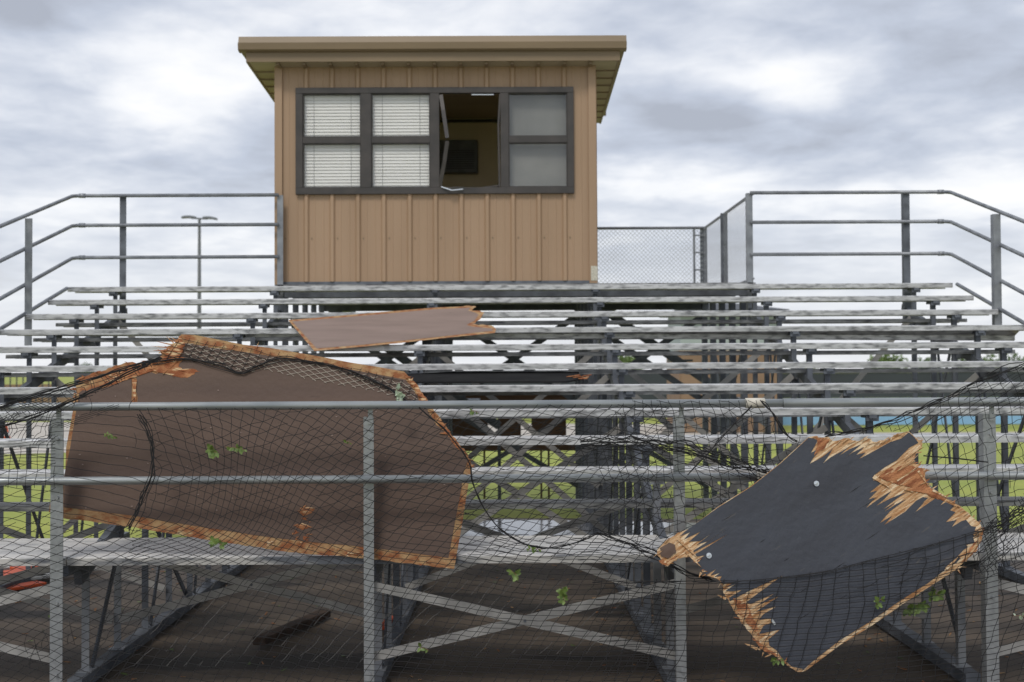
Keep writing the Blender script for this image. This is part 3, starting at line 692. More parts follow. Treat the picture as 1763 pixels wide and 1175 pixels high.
core = jag(bt, 1.8, 5, 11)+bt2+jag(bt3, 1.8, 5, 12)+bt4[:-1]+jag(bt5, .9, 9, 13)[:-1]+bt6[:-1]
ven = [(137,676),(142,672),(150,673),(158,669),(168.5,668.6),(185,662),(209.7,653.6),(226.6,653),(227,670),(226,692),(229,706),(236,706),(237,685),(233,668),(236,655),(232,645),(239.7,642),(254.7,638.7),(268,644),(284.6,640.5),(292,646),(300,641),(318,638.7),(306,634),(300,631),(298,620),(305,614),(311,608.7),(314,598),(319,591),
       (340,594),(362,599),(418.5,606),(469,614),(549.6,625.5),(600,636),(656,646),(699,654)]
ven2 = [(699,654),(706,662),(712,670),(717,679),(720,685),(722,692.5),(732,702),(738.6,711),(748,726),(759,739),(778,754),(795,778.5),(806,793.5)]
ven += jag(ven2, 1.6, 4, 15)+[(798.5,812),(793,849),(783.7,897),(772,961),(700,951),(599,939),(540,934),(487,928),(440,922),(397,915),(322,903.6),(232,888.6),(110,873.6),(110,822),(121,770),(127.5,728)]
bp = empty('broken_brown_panel', pos_b(450, 950, 0), 'big dark brown plywood sheet with torn orange edges leaning behind the guardrail under the net', 'broken panel', 'broken plywood panels')
bcore = plate('core', core, pos_b, .0025, .02, 'woodo', bp, 18, .003)
plate('painted_face', ven, pos_b, 0, .0018, 'brown', bp, 24)
m = MB(); rnd = random.Random(9)
for a, b, w0 in [((305,596),(268,588),3),((300,592),(285,578),2),((310,590),(292,580),2.5),((296,604),(262,604),3),((290,612),(268,600),2.5),((300,600),(258,596),2),((232,655),(231,692),7),((229,653),(236,706),4),((300,632),(318,640),5),((290,636),(300,650),4),((305,620),(280,645),5),((441,600),(446,588),1.8)]:
    splinter(m, a, b, w0, pos_b, -.006)
for k in range(90):
    src = rnd.choice([bt, bt, bt, bt3]); i = rnd.randrange(len(src)-1); a = Vector(src[i]).lerp(Vector(src[i+1]), rnd.random())
    if src is bt: a.y += rnd.uniform(-1, 16); an = rnd.gauss(2.9, .5)
    else: an = rnd.uniform(0, 6.28); a.x -= rnd.uniform(0, 8)
    L_ = rnd.uniform(4, 15); splinter(m, a, (a.x+math.cos(an)*L_, a.y+math.sin(an)*L_*.6), rnd.uniform(1.2, 3.6), pos_b, rnd.uniform(-.009, .0))
merge(bcore, m, 'wood')
m = MB()
for k in range(34):         # knocked out chips of a strip across the lower face, and knots in the bottom edge
    if k < 20: x, y = 520+rnd.gauss(0, 11), rnd.uniform(872, 948); an = rnd.gauss(0, .5)
    else: x, y = rnd.uniform(120, 770), 0; y = 880+(x-110)*.135+rnd.uniform(0, 10); an = .15
    L_ = rnd.uniform(3, 13); splinter(m, (x, y), (x+math.cos(an)*L_, y+math.sin(an)*L_), rnd.uniform(1.5, 4.5), pos_b, -.002)
merge(bcore, m, 'wood')
m = MB()
for k in range(16):
    x = rnd.choice([rnd.uniform(575, 640), rnd.uniform(430, 470)]); y = 888+(x-110)*.135+rnd.uniform(-8, 4); splinter(m, (x, y), (x+rnd.uniform(6, 16), y+rnd.uniform(0, 4)), rnd.uniform(2, 6), pos_b, -.003)
merge(bcore, m, 'woodp')

m = MB()
patch(m, [(172,668),(205,640),(250,628),(282,614),(300,600),(318,616),(303,633),(345,640),(318,650),(290,640),(255,640),(210,655)], pos_b, -.001, 31, 3)
patch(m, [(286,618),(292,600),(312,578),(318,592),(312,612),(298,628)], pos_b, -.004, 32, 2)
patch(m, [(700,645),(716,660),(732,685),(742,700),(728,695),(716,672)], pos_b, -.002, 33, 2)
patch(m, [(745,708),(762,728),(790,765),(806,790),(790,775),(765,742)], pos_b, -.002, 34, 1.6)
patch(m, [(512,880),(530,873),(543,875),(536,884),(522,890)], pos_b, -.0015, 35, 1)
patch(m, [(505,905),(520,900),(535,908),(520,913)], pos_b, -.0015, 36, 1)
merge(bcore, m, 'wood')
m = MB()
for k in range(30):
    x, y = rnd.uniform(130, 780), rnd.uniform(665, 900)
    if inside_b(x, y): patch(m, [(x,y),(x+rnd.uniform(1,4),y-1),(x+rnd.uniform(2,5),y+1.5),(x+1,y+2)], pos_b, -.001, 50+k, .3)
merge(bcore, m, 'taupe')
# taupe board lying on the upper rows
nrm = Vector((0, -RI, T)).normalized(); nrm = Vector((0, RI, T)).normalized()
# rows climb away from the camera: z = zs + (Y-ys)*RI/T
nr = Vector((0, -RI/T, 1)).normalized()
s2 = seat(2); cpl = nr.dot(Vector((0, s2[0], s2[1])))+.012
def pos_t(px, py, off): return onplane(px, py+ (px-700)*.018, nr, cpl+.02-off) 
tc_ = [(797.6,526),(808,524.5),(820,526),(812.4,532.7),(822,533),(834,536),(828,546),(818,555),(806.7,559),(816,556),(848.7,559),(854,564.5),(852,571)]
core = [(541,607.5),(519,582),(496,555),(548,549.7),(661.5,538),(747.7,529)]+jag(tc_, 1.2, 4, 21)+[(775,580),(684,591.7),(616,599.6)]
ven = [(545,603),(523,579),(503,557.5),(548,553),(661.5,541.5),(747.7,532),(797,529),(810,528),(806,533),(820,537),(824,540),(817,550),(803,558),(815,561),(846,563),(849,567),(775,576.5),(684,588),(616,596)]
tb = empty('broken_taupe_board', pos_t(680, 590, 0), 'light taupe plywood board with one snapped end lying across the upper bench rows', 'broken panel', 'broken plywood panels')
plate('core', core, pos_t, .002, .018, 'woodo', tb, 14, .002); plate('painted_face', ven, pos_t, 0, .0018, 'taupe', tb, 18)
# black board lying under the sixth row, its torn end showing
y6, z6 = seat(6)
db = empty('dark_board', (-.1, y6+.2, z6+.02), 'black board with a torn orange end lying low in the middle rows', 'broken panel', 'broken plywood panels')
m = MB()
def dz(x, y, z=0): return (x, y, z6+.004+z+max(0, y-y6)*.125)
ol = [(-.86, y6+.10), (.50, y6+.08), (.66, y6+.30), (.60, y6+.42), (.64, y6+.70), (-.5, y6+.75), (-.9, y6+.6)]
m.add([dz(*p) for p in ol]+[dz(*p, .014) for p in ol], [tuple(range(7))[::-1], tuple(range(7, 14))]+[(i, (i+1) % 7, (i+1) % 7+7, i+7) for i in range(7)])
dbo = m.build('board', 'blackp', db)
m = MB()
for k in range(7):
    x = .56+rnd.uniform(-.06, .1); y = y6+rnd.uniform(.08, .5); m.bar(dz(x, y, .016), dz(x+rnd.uniform(.03, .12), y+rnd.uniform(-.05, .05), .016+rnd.uniform(0, .02)), .02, .008)
merge(dbo, m, 'wood')

# ------------------------------------------------------------------ the black net
def inpoly(poly, x, y):
    c = False; j = len(poly)-1
    for i in range(len(poly)):
        if (poly[i][1] > y) != (poly[j][1] > y) and x < (poly[j][0]-poly[i][0])*(y-poly[i][1])/(poly[j][1]-poly[i][1])+poly[i][0]: c = not c
        j = i
    return c
def strands(m, poly, phi, depth, r=.0017, step=6, drop=0.0, seed=0):
    """net strands are the level lines of phi inside the traced region, hung at depth(px,py)"""
    rnd = random.Random(seed)
    X0, X1 = min(p[0] for p in poly), max(p[0] for p in poly); Y0, Y1 = min(p[1] for p in poly), max(p[1] for p in poly)
    nx, ny = int((X1-X0)/step)+2, int((Y1-Y0)/step)+2
    val = [[phi(X0+i*step, Y0+j*step) for i in range(nx)] for j in range(ny)]
    for j in range(ny-1):
        for i in range(nx-1):
            cx, cy = X0+(i+.5)*step, Y0+(j+.5)*step
            if not inpoly(poly, cx, cy): continue
            q = [(X0+i*step, Y0+j*step, val[j][i]), (X0+(i+1)*step, Y0+j*step, val[j][i+1]), (X0+(i+1)*step, Y0+(j+1)*step, val[j+1][i+1]), (X0+i*step, Y0+(j+1)*step, val[j+1][i])]
            lo, hi = min(p[2] for p in q), max(p[2] for p in q)
            for L_ in range(math.ceil(lo), math.floor(hi)+1):
                pts = []
                for k in range(4):
                    a, b = q[k], q[(k+1) % 4]
                    if (a[2] < L_) != (b[2] < L_):
                        t_ = (L_-a[2])/(b[2]-a[2]); pts.append((a[0]+(b[0]-a[0])*t_, a[1]+(b[1]-a[1])*t_))
                if len(pts) >= 2:
                    if drop and mnoise.noise((cx*.02+seed, cy*.02, L_*3.7)) > drop: continue
                    for u in range(0, len(pts)-1, 2):
                        a, b = pts[u], pts[u+1]; dx, dy = (b[0]-a[0])*.06, (b[1]-a[1])*.06
                        a = (a[0]-dx, a[1]-dy); b = (b[0]+dx, b[1]+dy)
                        m.tube([at(*a, depth(*a)), at(*b, depth(*b))], r, 3, False)
def nz(x, y, s, k): return mnoise.noise((x*s, y*s, k))
def lerp(a, b, t): return a+(b-a)*max(0, min(1, t))
def ss(t): t = max(0, min(1, t)); return t*t*(3-2*t)
net = MB(); netg = MB()
dn = lambda x, y: 6.915-.05*ss((y-960)/200)+.012*nz(x, y, .01, 4)
# left part, pulled nearly level over the end of the brown panel
Rl = [(0,775),(60,768),(95,735),(130,728),(170,712),(205,698),(250,703),(268,740),(262,800),(262,850),(240,905),(225,960),(200,1000),(180,1090),(150,1175),(0,1175)]
k1 = lambda y: lerp(.06, .46, (y-720)/330)
p_lv = lambda x, y: (y-k1(y)*x*.85+9*math.sin(x/120))/13.5+nz(x, y, .03, 1)*.25
strands(net, Rl, p_lv, dn, .0019, 6, 0, 1)
Rl2 = [(0,900),(240,905),(260,940),(240,1175),(0,1175)]
strands(net, Rl2, lambda x, y: (y+.52*x+.0004*(y-900)*x)/15.5+nz(x, y, .03, 2)*.3, dn, .0019, 6, 0, 2)
Rl3 = [(0,800),(95,790),(95,905),(0,905)]
strands(net, Rl3, lambda x, y: (y+.45*x)/21+nz(x, y, .03, 2)*.2, dn, .0018, 6, 0, 3)
strands(net, [(0,770),(95,765),(95,840),(0,840)], lambda x, y: (x+.1*y)/16+nz(x, y, .03, 12)*.3, dn, .0019, 5, 0, 4)
strands(net, [(0,760),(95,745),(95,800),(0,805)], lambda x, y: (y+.05*x)/5.5+nz(x, y, .02, 13)*.8, dn, .0019, 5, 0, 5)
# middle part over the brown panel and down to the slab
Rm = [(250,703),(400,704),(640,706),(900,700),(1150,697),(1160,760),(1130,840),(1150,930),(1130,965),(1060,1002),(1165,1002),(1165,1175),(150,1175),(200,1000),(240,905),(262,850),(262,800),(268,740)]
def p_a(x, y):
    k = lerp(.30, .42, (x-250)/350)*lerp(1, .35, (y-930)/240)*lerp(1, .75, (x-650)/400)
    return (y-k*(x-250)+7*nz(x, y, .006, 3)*2)/14.5+nz(x, y, .045, 5)*.18
def p_b(x, y):
    left = 1-ss((x-300)/260)
    sh = lerp(-.42*(y-700), -.42*110+.15*(y-810), (y-810)/1) if y < 810 else -.42*110+.25*(y-810)
    sr = 1.05*(y-700) if y < 980 else 1.05*280+.72*(y-980)
    if y > 880: left *= 1-ss((y-880)/130)
    return (x+left*sh+(1-left)*sr*.9)/21+nz(x, y, .045, 6)*.22
strands(net, Rm, p_a, dn, .0019, 6, 0, 6)
strands(net, Rm, p_b, dn, .0019, 6, 0, 7)
Rc = [(250,703),(700,704),(860,720),(800,900),(600,930),(400,900),(270,860)]     # a second, slacker layer behind
strands(net, Rc, lambda x, y: (y+.34*x)/20+nz(x, y, .02, 8)*.5, lambda x, y: dn(x, y)+.03, .0018, 7, .12, 8)
Rd = [(640,985),(1165,985),(1165,1175),(640,1175)]
strands(netg, [(290,1000),(1120,1000),(1120,1120),(230,1150)], lambda x, y: (x+.95*y)/27+nz(x, y, .03, 9)*.3, lambda x, y: dn(x, y)+.02, .0019, 7, .05, 9)
strands(net, [(800,700),(1330,700),(1330,900),(1160,960),(800,960)], lambda x, y: (y+.3*(x-800)+10*nz(x, y, .012, 4))/13+nz(x, y, .05, 14)*.4, lambda x, y: dn(x, y)+.02, .0018, 6, .18, 10)
# right part: thick tangles either side of the slate panel, and the sheet over its lower half
def rope_y(x):
    P_ = [(1020,1000),(1130,1000),(1300,1000),(1420,985),(1500,965),(1600,940),(1690,912),(1763,872),(1900,800)]
    for i in range(len(P_)-1):
        if x <= P_[i+1][0]: t_ = (x-P_[i][0])/(P_[i+1][0]-P_[i][0]); return P_[i][1]+(P_[i+1][1]-P_[i][1])*t_
    return 800
dr = lambda x, y: (6.56+(1160-y)/410*.27-.022 if 1120 < x < 1710 else 6.80)+.008*nz(x, y, .02, 5)
def dr(x, y):
    e = 1-ss((x-1690)/60) if x > 1690 else ss((x-1150)/90) if x < 1240 else 1
    a = 6.56+(1160-y)/410*.27+.02*math.sin((x-1100)/180)-.016
    return a*e+6.87*(1-e)-.006*abs(nz(x, y, .02, 5))
Rr = [(1020,1000),(1130,1000),(1300,1000),(1420,985),(1500,965),(1600,940),(1690,912),(1763,872),(1763,1175),(1040,1175)]
strands(net, Rr, lambda x, y: (y-rope_y(x)*lerp(1, .72, (y-960)/220)+nz(x, y, .012, 15)*12)/20.5+nz(x, y, .05, 16)*.15, dr, .0021, 6, 0, 11)
strands(net, Rr, lambda x, y: (x+.20*(y-960)+8*math.sin(y/60)+nz(x, y, .012, 17)*14)/24+nz(x, y, .05, 18)*.15, dr, .0021, 6, 0, 12)
strands(net, [(1500,965),(1600,940),(1690,912),(1763,872),(1763,990),(1560,1040),(1470,1010)], lambda x, y: (y+.42*x)/19+nz(x, y, .03, 19)*.5, lambda x, y: dr(x, y)-.012, .0021, 6, .1, 13)
Rr2 = [(1763,628),(1690,655),(1600,697),(1500,738),(1430,752),(1560,742),(1590,765),(1600,830),(1650,865),(1695,915),(1763,872)]
de = lambda x, y: 6.90+.015*nz(x, y, .02, 6)
strands(net, Rr2, lambda x, y: (y+.42*x+20*nz(x, y, .008, 20))/19+nz(x, y, .05, 21)*.25, de, .0018, 5, 0, 14)
strands(net, Rr2, lambda x, y: (x-.25*y+26*nz(x, y, .010, 22))/19+nz(x, y, .05, 23)*.25, de, .0018, 5, 0, 15)
strands(net, [(1763,628),(1600,697),(1500,738),(1560,742),(1763,700)], lambda x, y: (y+.62*x)/11+nz(x, y, .03, 24)*.5, lambda x, y: de(x, y)+.02, .0019, 5, .15, 16)
strands(net, [(1763,860),(1700,900),(1672,960),(1700,985),(1763,930)], lambda x, y: (y+.85*x)/5.5+nz(x, y, .04, 25)*.9, lambda x, y: 6.85, .0021, 5, .2, 17)
strands(net, [(1763,850),(1690,915),(1665,960),(1700,1000),(1763,960)], lambda x, y: (x-.5*y)/9+nz(x, y, .04, 26)*.9, lambda x, y: 6.86, .0021, 5, .2, 18)
Rt = [(1080,690),(1310,690),(1345,740),(1392,752),(1340,800),(1300,836),(1235,872),(1160,925),(1080,880),(990,780)]
strands(net, Rt, lambda x, y: (x-.22*y+14*nz(x, y, .015, 27))/17+nz(x, y, .05, 28)*.3, dn, .0019, 5, 0, 19)
strands(net, Rt, lambda x, y: (y-.22*x+18*nz(x, y, .012, 29))/15+nz(x, y, .05, 30)*.4, dn, .0019, 5, 0, 20)
strands(net, [(1000,752),(1100,752),(1230,765),(1330,812),(1300,826),(1160,800),(1040,790)], lambda x, y: (y-.28*x)/4.5+nz(x, y, .03, 31)*1.3, lambda x, y: dn(x, y)+.01, .0018, 5, .15, 21)
strands(net, [(790,860),(860,895),(930,935),(1000,925),(1120,945),(1130,960),(1000,975),(860,975),(770,985)], lambda x, y: (y-.1*x)/8+nz(x, y, .03, 32)*.8, dn, .0019, 5, .15, 22)
rnd = random.Random(31)
for k in range(34):          # broken cords hanging out of the net
    x, y = rnd.choice([(rnd.uniform(20, 120), rnd.uniform(1060, 1120)), (rnd.uniform(1000, 1300), rnd.uniform(760, 960)), (rnd.uniform(1700, 1760), rnd.uniform(760, 980)), (rnd.uniform(60, 250), rnd.uniform(650, 760))])
    L_ = rnd.uniform(14, 45); cv = rnd.uniform(-10, 10); ph = rnd.uniform(-.4, .4)
    net.tube([at(x+cv*math.sin(q/6*2.6)+ph*L_*q/6, y+L_*q/6, 6.885-.01*math.sin(q)) for q in range(7)], .0017, 4, False)
# a flap of net over the top of the brown panel
dtop = lambda x, y: 7.055+(985-y)/400*.34-.008
Rtop = [(300,590),(320,583),(470,606),(600,632),(690,652),(745,703),(700,692),(620,655),(560,632),(480,619),(420,643),(370,628),(320,619),(270,622)]
strands(net, Rtop, lambda x, y: (y-.25*x+6*nz(x, y, .02, 33))/9.5, dtop, .0018, 4, 0, 23)
strands(net, Rtop, lambda x, y: (x+.55*y+8*nz(x, y, .02, 34))/17, dtop, .0018, 4, 0, 24)
# the net gathered into a loose rope at the left
dl_ = lambda x, y: 6.93-.0*x
Rg = [(0,700),(60,682),(130,662),(200,640),(262,618),(285,622),(230,650),(170,676),(110,706),(50,716),(0,728)]
strands(net, Rg, lambda x, y: (y+.36*x+8*nz(x, y, .02, 35))/4.2, dl_, .0019, 5, .1, 25)
strands(net, Rg, lambda x, y: (x-.9*y+26*nz(x, y, .03, 36))/9, dl_, .0019, 5, .1, 26)
strands(net, [(0,715),(110,700),(100,745),(95,770),(40,760),(0,745)], lambda x, y: (x+.7*y+16*nz(x, y, .05, 37))/9, dl_, .0018, 5, 0, 27)
strands(net, [(0,728),(60,722),(110,712),(100,735),(0,750)], lambda x, y: (y+.2*x+8*nz(x, y, .05, 38))/7, dl_, .0018, 5, 0, 28)
strands(net, [(100,730),(190,697),(210,700),(110,740)], lambda x, y: (y+.33*x)/3.2+nz(x, y, .03, 39)*.5, dl_, .0018, 5, 0, 29)
neto = net.build('net', 'net', None)
tag(neto, 'torn black mesh netting draped over the front guardrail and both large broken panels', 'net')
merge(neto, netg, 'netg')
def rope(pts, r, dep, name='edge_rope', n=5, wob=1.5, extra=0, seed=1):
    rnd = random.Random(seed); m = MB()
    def cr(pts, k=8):
        o = []; P_ = [pts[0]]+pts+[pts[-1]]
        for i in range(1, len(P_)-2):
            a, b, c, d = P_[i-1:i+3]
            for q in range(k):
                t = q/k; o.append(tuple(.5*((2*b[j])+(-a[j]+c[j])*t+(2*a[j]-5*b[j]+4*c[j]-d[j])*t*t+(-a[j]+3*b[j]-3*c[j]+d[j])*t**3) for j in range(2)))
        o.append(pts[-1]); return o
    c = cr(pts)
    m.tube([at(x, y, dep(x, y)) for x, y in c], [r*(1+.35*nz(x, y, .15, seed)) for x, y in c], n)
    for e_ in range(extra):
        o1, o2 = rnd.uniform(-wob, wob)*2, rnd.uniform(0, 50)
        m.tube([at(x+o1*.3+wob*2*nz(x, y, .03, o2), y+o1+wob*3*nz(x, y, .03, o2+9), dep(x, y)-.004*rnd.random()) for x, y in c], .0025, 4, False)
    return m.build(name, 'net', neto)
dbp = lambda x, y: 7.055+(985-y)/400*.34-.014
rope([(-20,742),(60,718),(130,688),(200,655),(262,624)], .004, lambda x, y: 6.92, extra=3, seed=1)
rope([(-20,708),(60,680),(150,654),(215,634),(278,616)], .004, lambda x, y: 6.94, extra=4, seed=2)
rope([(262,624),(320,618),(380,630),(415,643),(440,632),(480,618),(530,622),(600,638),(660,664),(700,690),(722,700)], .0045, dbp, extra=2, seed=3)
rope([(722,703),(760,735),(790,770),(809,800),(814,830),(830,870),(862,912),(905,938),(950,944),(1000,932),(1030,918)], .0035, lambda x, y: 6.93, extra=1, seed=4)
rope([(1030,918),(1080,935),(1130,958),(1180,985),(1230,1000)], .003, lambda x, y: 6.90-.1*ss((x-1130)/60)*1.2, extra=5, wob=3, seed=5)
rope([(1020,1000),(1130,1001),(1240,1000),(1300,999),(1420,984),(1500,964),(1600,939),(1690,911),(1720,895)], .0020, dr, extra=1, seed=6)
rope([(240,715),(256,740),(264,775),(262,815),(250,850),(236,885),(222,912)], .003, dn, extra=6, wob=3.5, seed=7)
rope([(1295,700),(1260,735),(1220,780),(1184,818)], .003, dn, extra=1, seed=8)
rope([(1310,690),(1330,712),(1350,745),(1372,760)], .003, dn, extra=3, wob=2, seed=9)
rope([(1420,752),(1500,736),(1600,697),(1690,655),(1775,622)], .0024, de, extra=4, wob=3, seed=10)
rope([(1690,915),(1720,905),(1763,880),(1790,860)], .004, lambda x, y: 6.84, extra=9, wob=6, seed=11)
rope([(1000,765),(1100,762),(1200,778),(1270,800),(1330,818)], .003, dn, extra=10, wob=5, seed=12)
rope([(1590,785),(1650,790),(1700,796)], .004, lambda x, y: 6.95, extra=0, seed=13)
# pale plastic mesh left on the top of the brown panel
wn = MB()
Rw = [(322,592),(420,609),(550,630),(650,650),(705,660),(722,690),(690,684),(640,672),(570,660),(500,647),(450,636),(420,642),(370,628),(318,612)]
dw = lambda x, y: 7.055+(985-y)/400*.34-.004
strands(wn, Rw, lambda x, y: (y-.23*x+.42*x)/8.4, dw, .0019, 4, 0, 41)
strands(wn, Rw, lambda x, y: (y-.23*x-.50*x)/9.6, dw, .0019, 4, 0, 42)
tag(wn.build('plastic_mesh', 'netw', None), 'pale diamond mesh strip stuck along the top of the big brown panel', 'mesh')

# ------------------------------------------------------------------ leaves caught in the net
def leafshape(m, c, d, L_, n, rnd, lobed):
    d = Vector(d).normalized(); s = d.cross(Vector(n)).normalized(); nn = s.cross(d)
    prof = [(0, .03), (.12, .22), (.25, .16), (.38, .46), (.5, .2), (.62, .34), (.72, .15), (.85, .2), (1, 0)] if lobed else [(0, .02), (.15, .17), (.35, .27), (.6, .24), (.8, .14), (1, 0)]
    cup = rnd.uniform(-.2, .35); curl = rnd.uniform(-.3, .3)
    mid = [c+d*L_*t_+nn*curl*L_*t_*t_ for t_, w_ in prof]
    vs = []; fs = []
    for i, (t_, w_) in enumerate(prof):
        vs += [mid[i]-s*w_*L_+nn*cup*w_*L_, mid[i], mid[i]+s*w_*L_+nn*cup*w_*L_]
    for i in range(len(prof)-1):
        a = i*3; fs += [(a, a+1, a+4, a+3), (a+1, a+2, a+5, a+4)]
    m.add(vs, fs)
def sprig(px, py, Y, n, size, label, seed, material='leaf', lobed=True, spread=1.0, stem=.05, tw=(1, -.3)):
    rnd = random.Random(seed); c = at(px, py, Y); m = MB(); tg = MB(); n = int(n*2.6+.5); size *= .92
    a = c+Vector((-tw[0]*stem*.5, 0, -tw[1]*stem*.5)); b = c+Vector((tw[0]*stem*.5, -.01, tw[1]*stem*.5))
    for k in range(n):
        p = a.lerp(b, rnd.random()); an = rnd.uniform(0, 6.28)
        d = Vector((math.cos(an)*spread, rnd.uniform(-.35, .1), math.sin(an)-.35))
        leafshape(m, p, d, size*rnd.uniform(.6, 1.1), (rnd.uniform(-.6, .6), -1, rnd.uniform(-.3, .6)), rnd, lobed)
        tg.tube([p, p+d.normalized()*size*.2], .0012, 4)
    tg.tube([a, (a+b)/2+Vector((0, 0, .004)), b], .0016, 5)
    root = empty('leaf_sprig', tuple(c), label, 'leaf sprig', 'leaf sprigs caught in the net')
    m.build('leaf', material, root, True) if n == 1 else m.build('leaves', material, root, True)
    tg.build('twig', 'twig', root)
yb = 6.885
sprig(368, 778, yb, 9, .05, 'largest green leaf cluster caught in the net over the brown panel', 1, stem=.03)
sprig(405, 772, yb, 6, .034, 'thin twig with small leaves just right of the largest cluster on the brown panel', 2, stem=.12, tw=(1, -.15))
sprig(189, 750, yb, 5, .026, 'small curled sprig near the left post on the brown panel', 3, lobed=False, stem=.06)
sprig(375, 936, 6.87, 5, .045, 'pale green leaves hanging at the bottom edge of the brown panel over the walkway', 4)
sprig(686, 680, 7.10, 7, .042, 'silvery leaves above the top rail by the mesh strip', 5, 'leafp', stem=.06, tw=(.2, -1))
sprig(886, 988, 6.86, 4, .045, 'two green leaves on a brown stalk just under the walkway edge', 6, stem=.05, tw=(.7, -.7))
sprig(970, 1026, 6.85, 11, .04, 'bushy hanging leaf bunch above the middle of the front cross brace', 7, stem=.07, tw=(.2, -1))
sprig(731, 1117, 6.84, 2, .04, 'single small leaf low on the net above the lower left arm of the cross brace', 8, lobed=False)
sprig(922, 946, 6.88, 4, .028, 'flat little leaves lying along the walkway plank at the sagging rope', 9, lobed=False, stem=.08, tw=(1, 0))
sprig(1512, 1036, 6.60, 3, .045, 'leaf pair in front of the lower half of the slate panel', 10, stem=.05, tw=(.6, .6))
sprig(1575, 1045, 6.74, 10, .05, 'wide leafy twig behind the lower right edge of the slate panel', 11, stem=.10, tw=(1, .3))
sprig(1612, 1024, 6.74, 6, .052, 'bright maple leaves at the right end below the slate panel edge', 12, stem=.03)
sprig(1338, 1137, 6.56, 5, .032, 'narrow grassy leaves by the bottom corner of the slate panel', 13, lobed=False, stem=.06, tw=(1, .1))
sprig(818, 709, 6.9, 2, .03, 'tiny leaf under the top rail beside the torn end of the brown panel', 14, lobed=False)
sprig(1755, 1061, 6.84, 4, .03, 'small pale leaves at the far right of the net', 15, 'leafp', lobed=False, stem=.08, tw=(1, 0))
sprig(600, 762, yb, 3, .02, 'faint tiny sprig left of the second guardrail post', 16, lobed=False)

# ------------------------------------------------------------------ debris on the slab
oq = empty('broken_barricade', (-4.2, 10.6, 0), 'broken road barricade of orange and white boards lying under the left rows', 'barricade')
def board(px0, py0, px1, py1, Y0, Y1, w_, material, z_=.08, name='board'):
    a = at(px0, py0, Y0); b = at(px1, py1, Y1); m = MB(); m.bar((a.x, Y0, max(.05, a.z)), (b.x, Y1, max(.05, b.z)), w_, .03); return m.build(name, material, oq, bevel=.005)
board(-40, 1040, 72, 1008, 10.4, 10.9, .16, 'orange'); board(-40, 1020, 78, 1000, 10.8, 11.3, .18, 'white'); board(-30, 1008, 62, 990, 11.2, 11.6, .3, 'orange')
board(-20, 985, 30, 978, 11.6, 11.9, .16, 'white'); board(20, 985, 110, 976, 11.7, 12.1, .3, 'orange'); board(85, 985, 165, 975, 11.7, 12.0, .25, 'orange'); board(60, 1005, 170, 985, 11.2, 11.7, .09, 'white')
m = MB().bar((at(445, 1108, 8.45).x, 8.45, .06), (at(560, 1060, 9.5).x, 9.5, .045), .10, .055); tag(m.build('timber_offcut', 'old', None, bevel=.006), 'dark timber offcut lying on the slab under the middle left rows', 'timber')
m = MB().bar((at(660, 1052, 9.0).x, 9.0, .05), (at(672, 1045, 9.1).x, 9.2, .05), .09, .07); tag(m.build('brick', 'orange', None, bevel=.006), 'small reddish brick on the slab right of the second guardrail post', 'brick')

lm = MB(); rnd = random.Random(77)
for k in range(260):
    x, y = rnd.uniform(-4.5, 4.5), rnd.uniform(6.2, 13.5); a = rnd.uniform(0, 6.28); L_ = rnd.uniform(.015, .07)
    lm.bar((x, y, .006), (x+math.cos(a)*L_, y+math.sin(a)*L_, .006+rnd.uniform(0, .012)), rnd.uniform(.006, .02), .004)
lo_ = lm.build('litter', 'woodo', None, origin=(0, 0, 0)); tag(lo_, kind='stuff'); lo_['label'] = 'small chips of torn wood scattered over the dirty slab under the rows'; lo_['category'] = 'litter'
lm = MB()
for k in range(90):
    x, y = rnd.uniform(-4.5, 4.5), rnd.uniform(6.2, 12.5)
    leafshape(lm, Vector((x, y, .008)), (rnd.uniform(-1, 1), rnd.uniform(-1, 1), .1), rnd.uniform(.03, .06), (.1, 0, 1), rnd, rnd.random() < .4)
lo_ = lm.build('fallen_leaves', 'leaf', None, origin=(0, 0, 0)); tag(lo_, kind='stuff'); lo_['label'] = 'scattered green leaves blown over the dirty slab under the rows'; lo_['category'] = 'leaves'
# ------------------------------------------------------------------ beyond the bleachers
def tree(x, y, h, rx, seed, label, material='crown', group='trees on the horizon'):
    rnd = random.Random(seed); root = empty('tree', (x, y, 0), label, 'tree', group)
    m = MB(); m.tube([(x, y, 0), (x+.1*rx*.2, y, h*.3), (x, y, h*.65)], [.05*h, .04*h, .02*h], 7)
    for k in range(5):
        an = rnd.uniform(0, 6.28); m.tube([(x, y, h*(.3+.06*k)), (x+math.cos(an)*rx*.6, y+math.sin(an)*rx*.6, h*(.55+.07*k))], [.022*h, .008*h], 5)
    m.build('trunk', 'bark', root)
    cl = [(rnd.gauss(0, .42)*rx, rnd.gauss(0, .42)*rx, h*(.35+.55*rnd.random()), rnd.uniform(.22, .4)) for _ in range(16)]
    m = MB()
    for cx_, cy_, cz_, cr_ in cl:
        for _ in range(110):
            d = Vector((rnd.gauss(0, 1), rnd.gauss(0, 1), rnd.gauss(0, .8))).normalized()*cr_*h*rnd.uniform(.5, 1.0)
            p = Vector((x+cx_, y+cy_, cz_))+d; s_ = h*.05*rnd.uniform(.6, 1.4)
            u_ = Vector((rnd.gauss(0, 1), rnd.gauss(0, 1), rnd.gauss(0, 1))).normalized(); v_ = u_.orthogonal().normalized()
            m.add([p-u_*s_, p-v_*s_*.7, p+u_*s_, p+v_*s_*.7], [(0, 1, 2, 3)])
    m.build('crown', material, root)
def gx(px, d): return at(px, 640, d).x
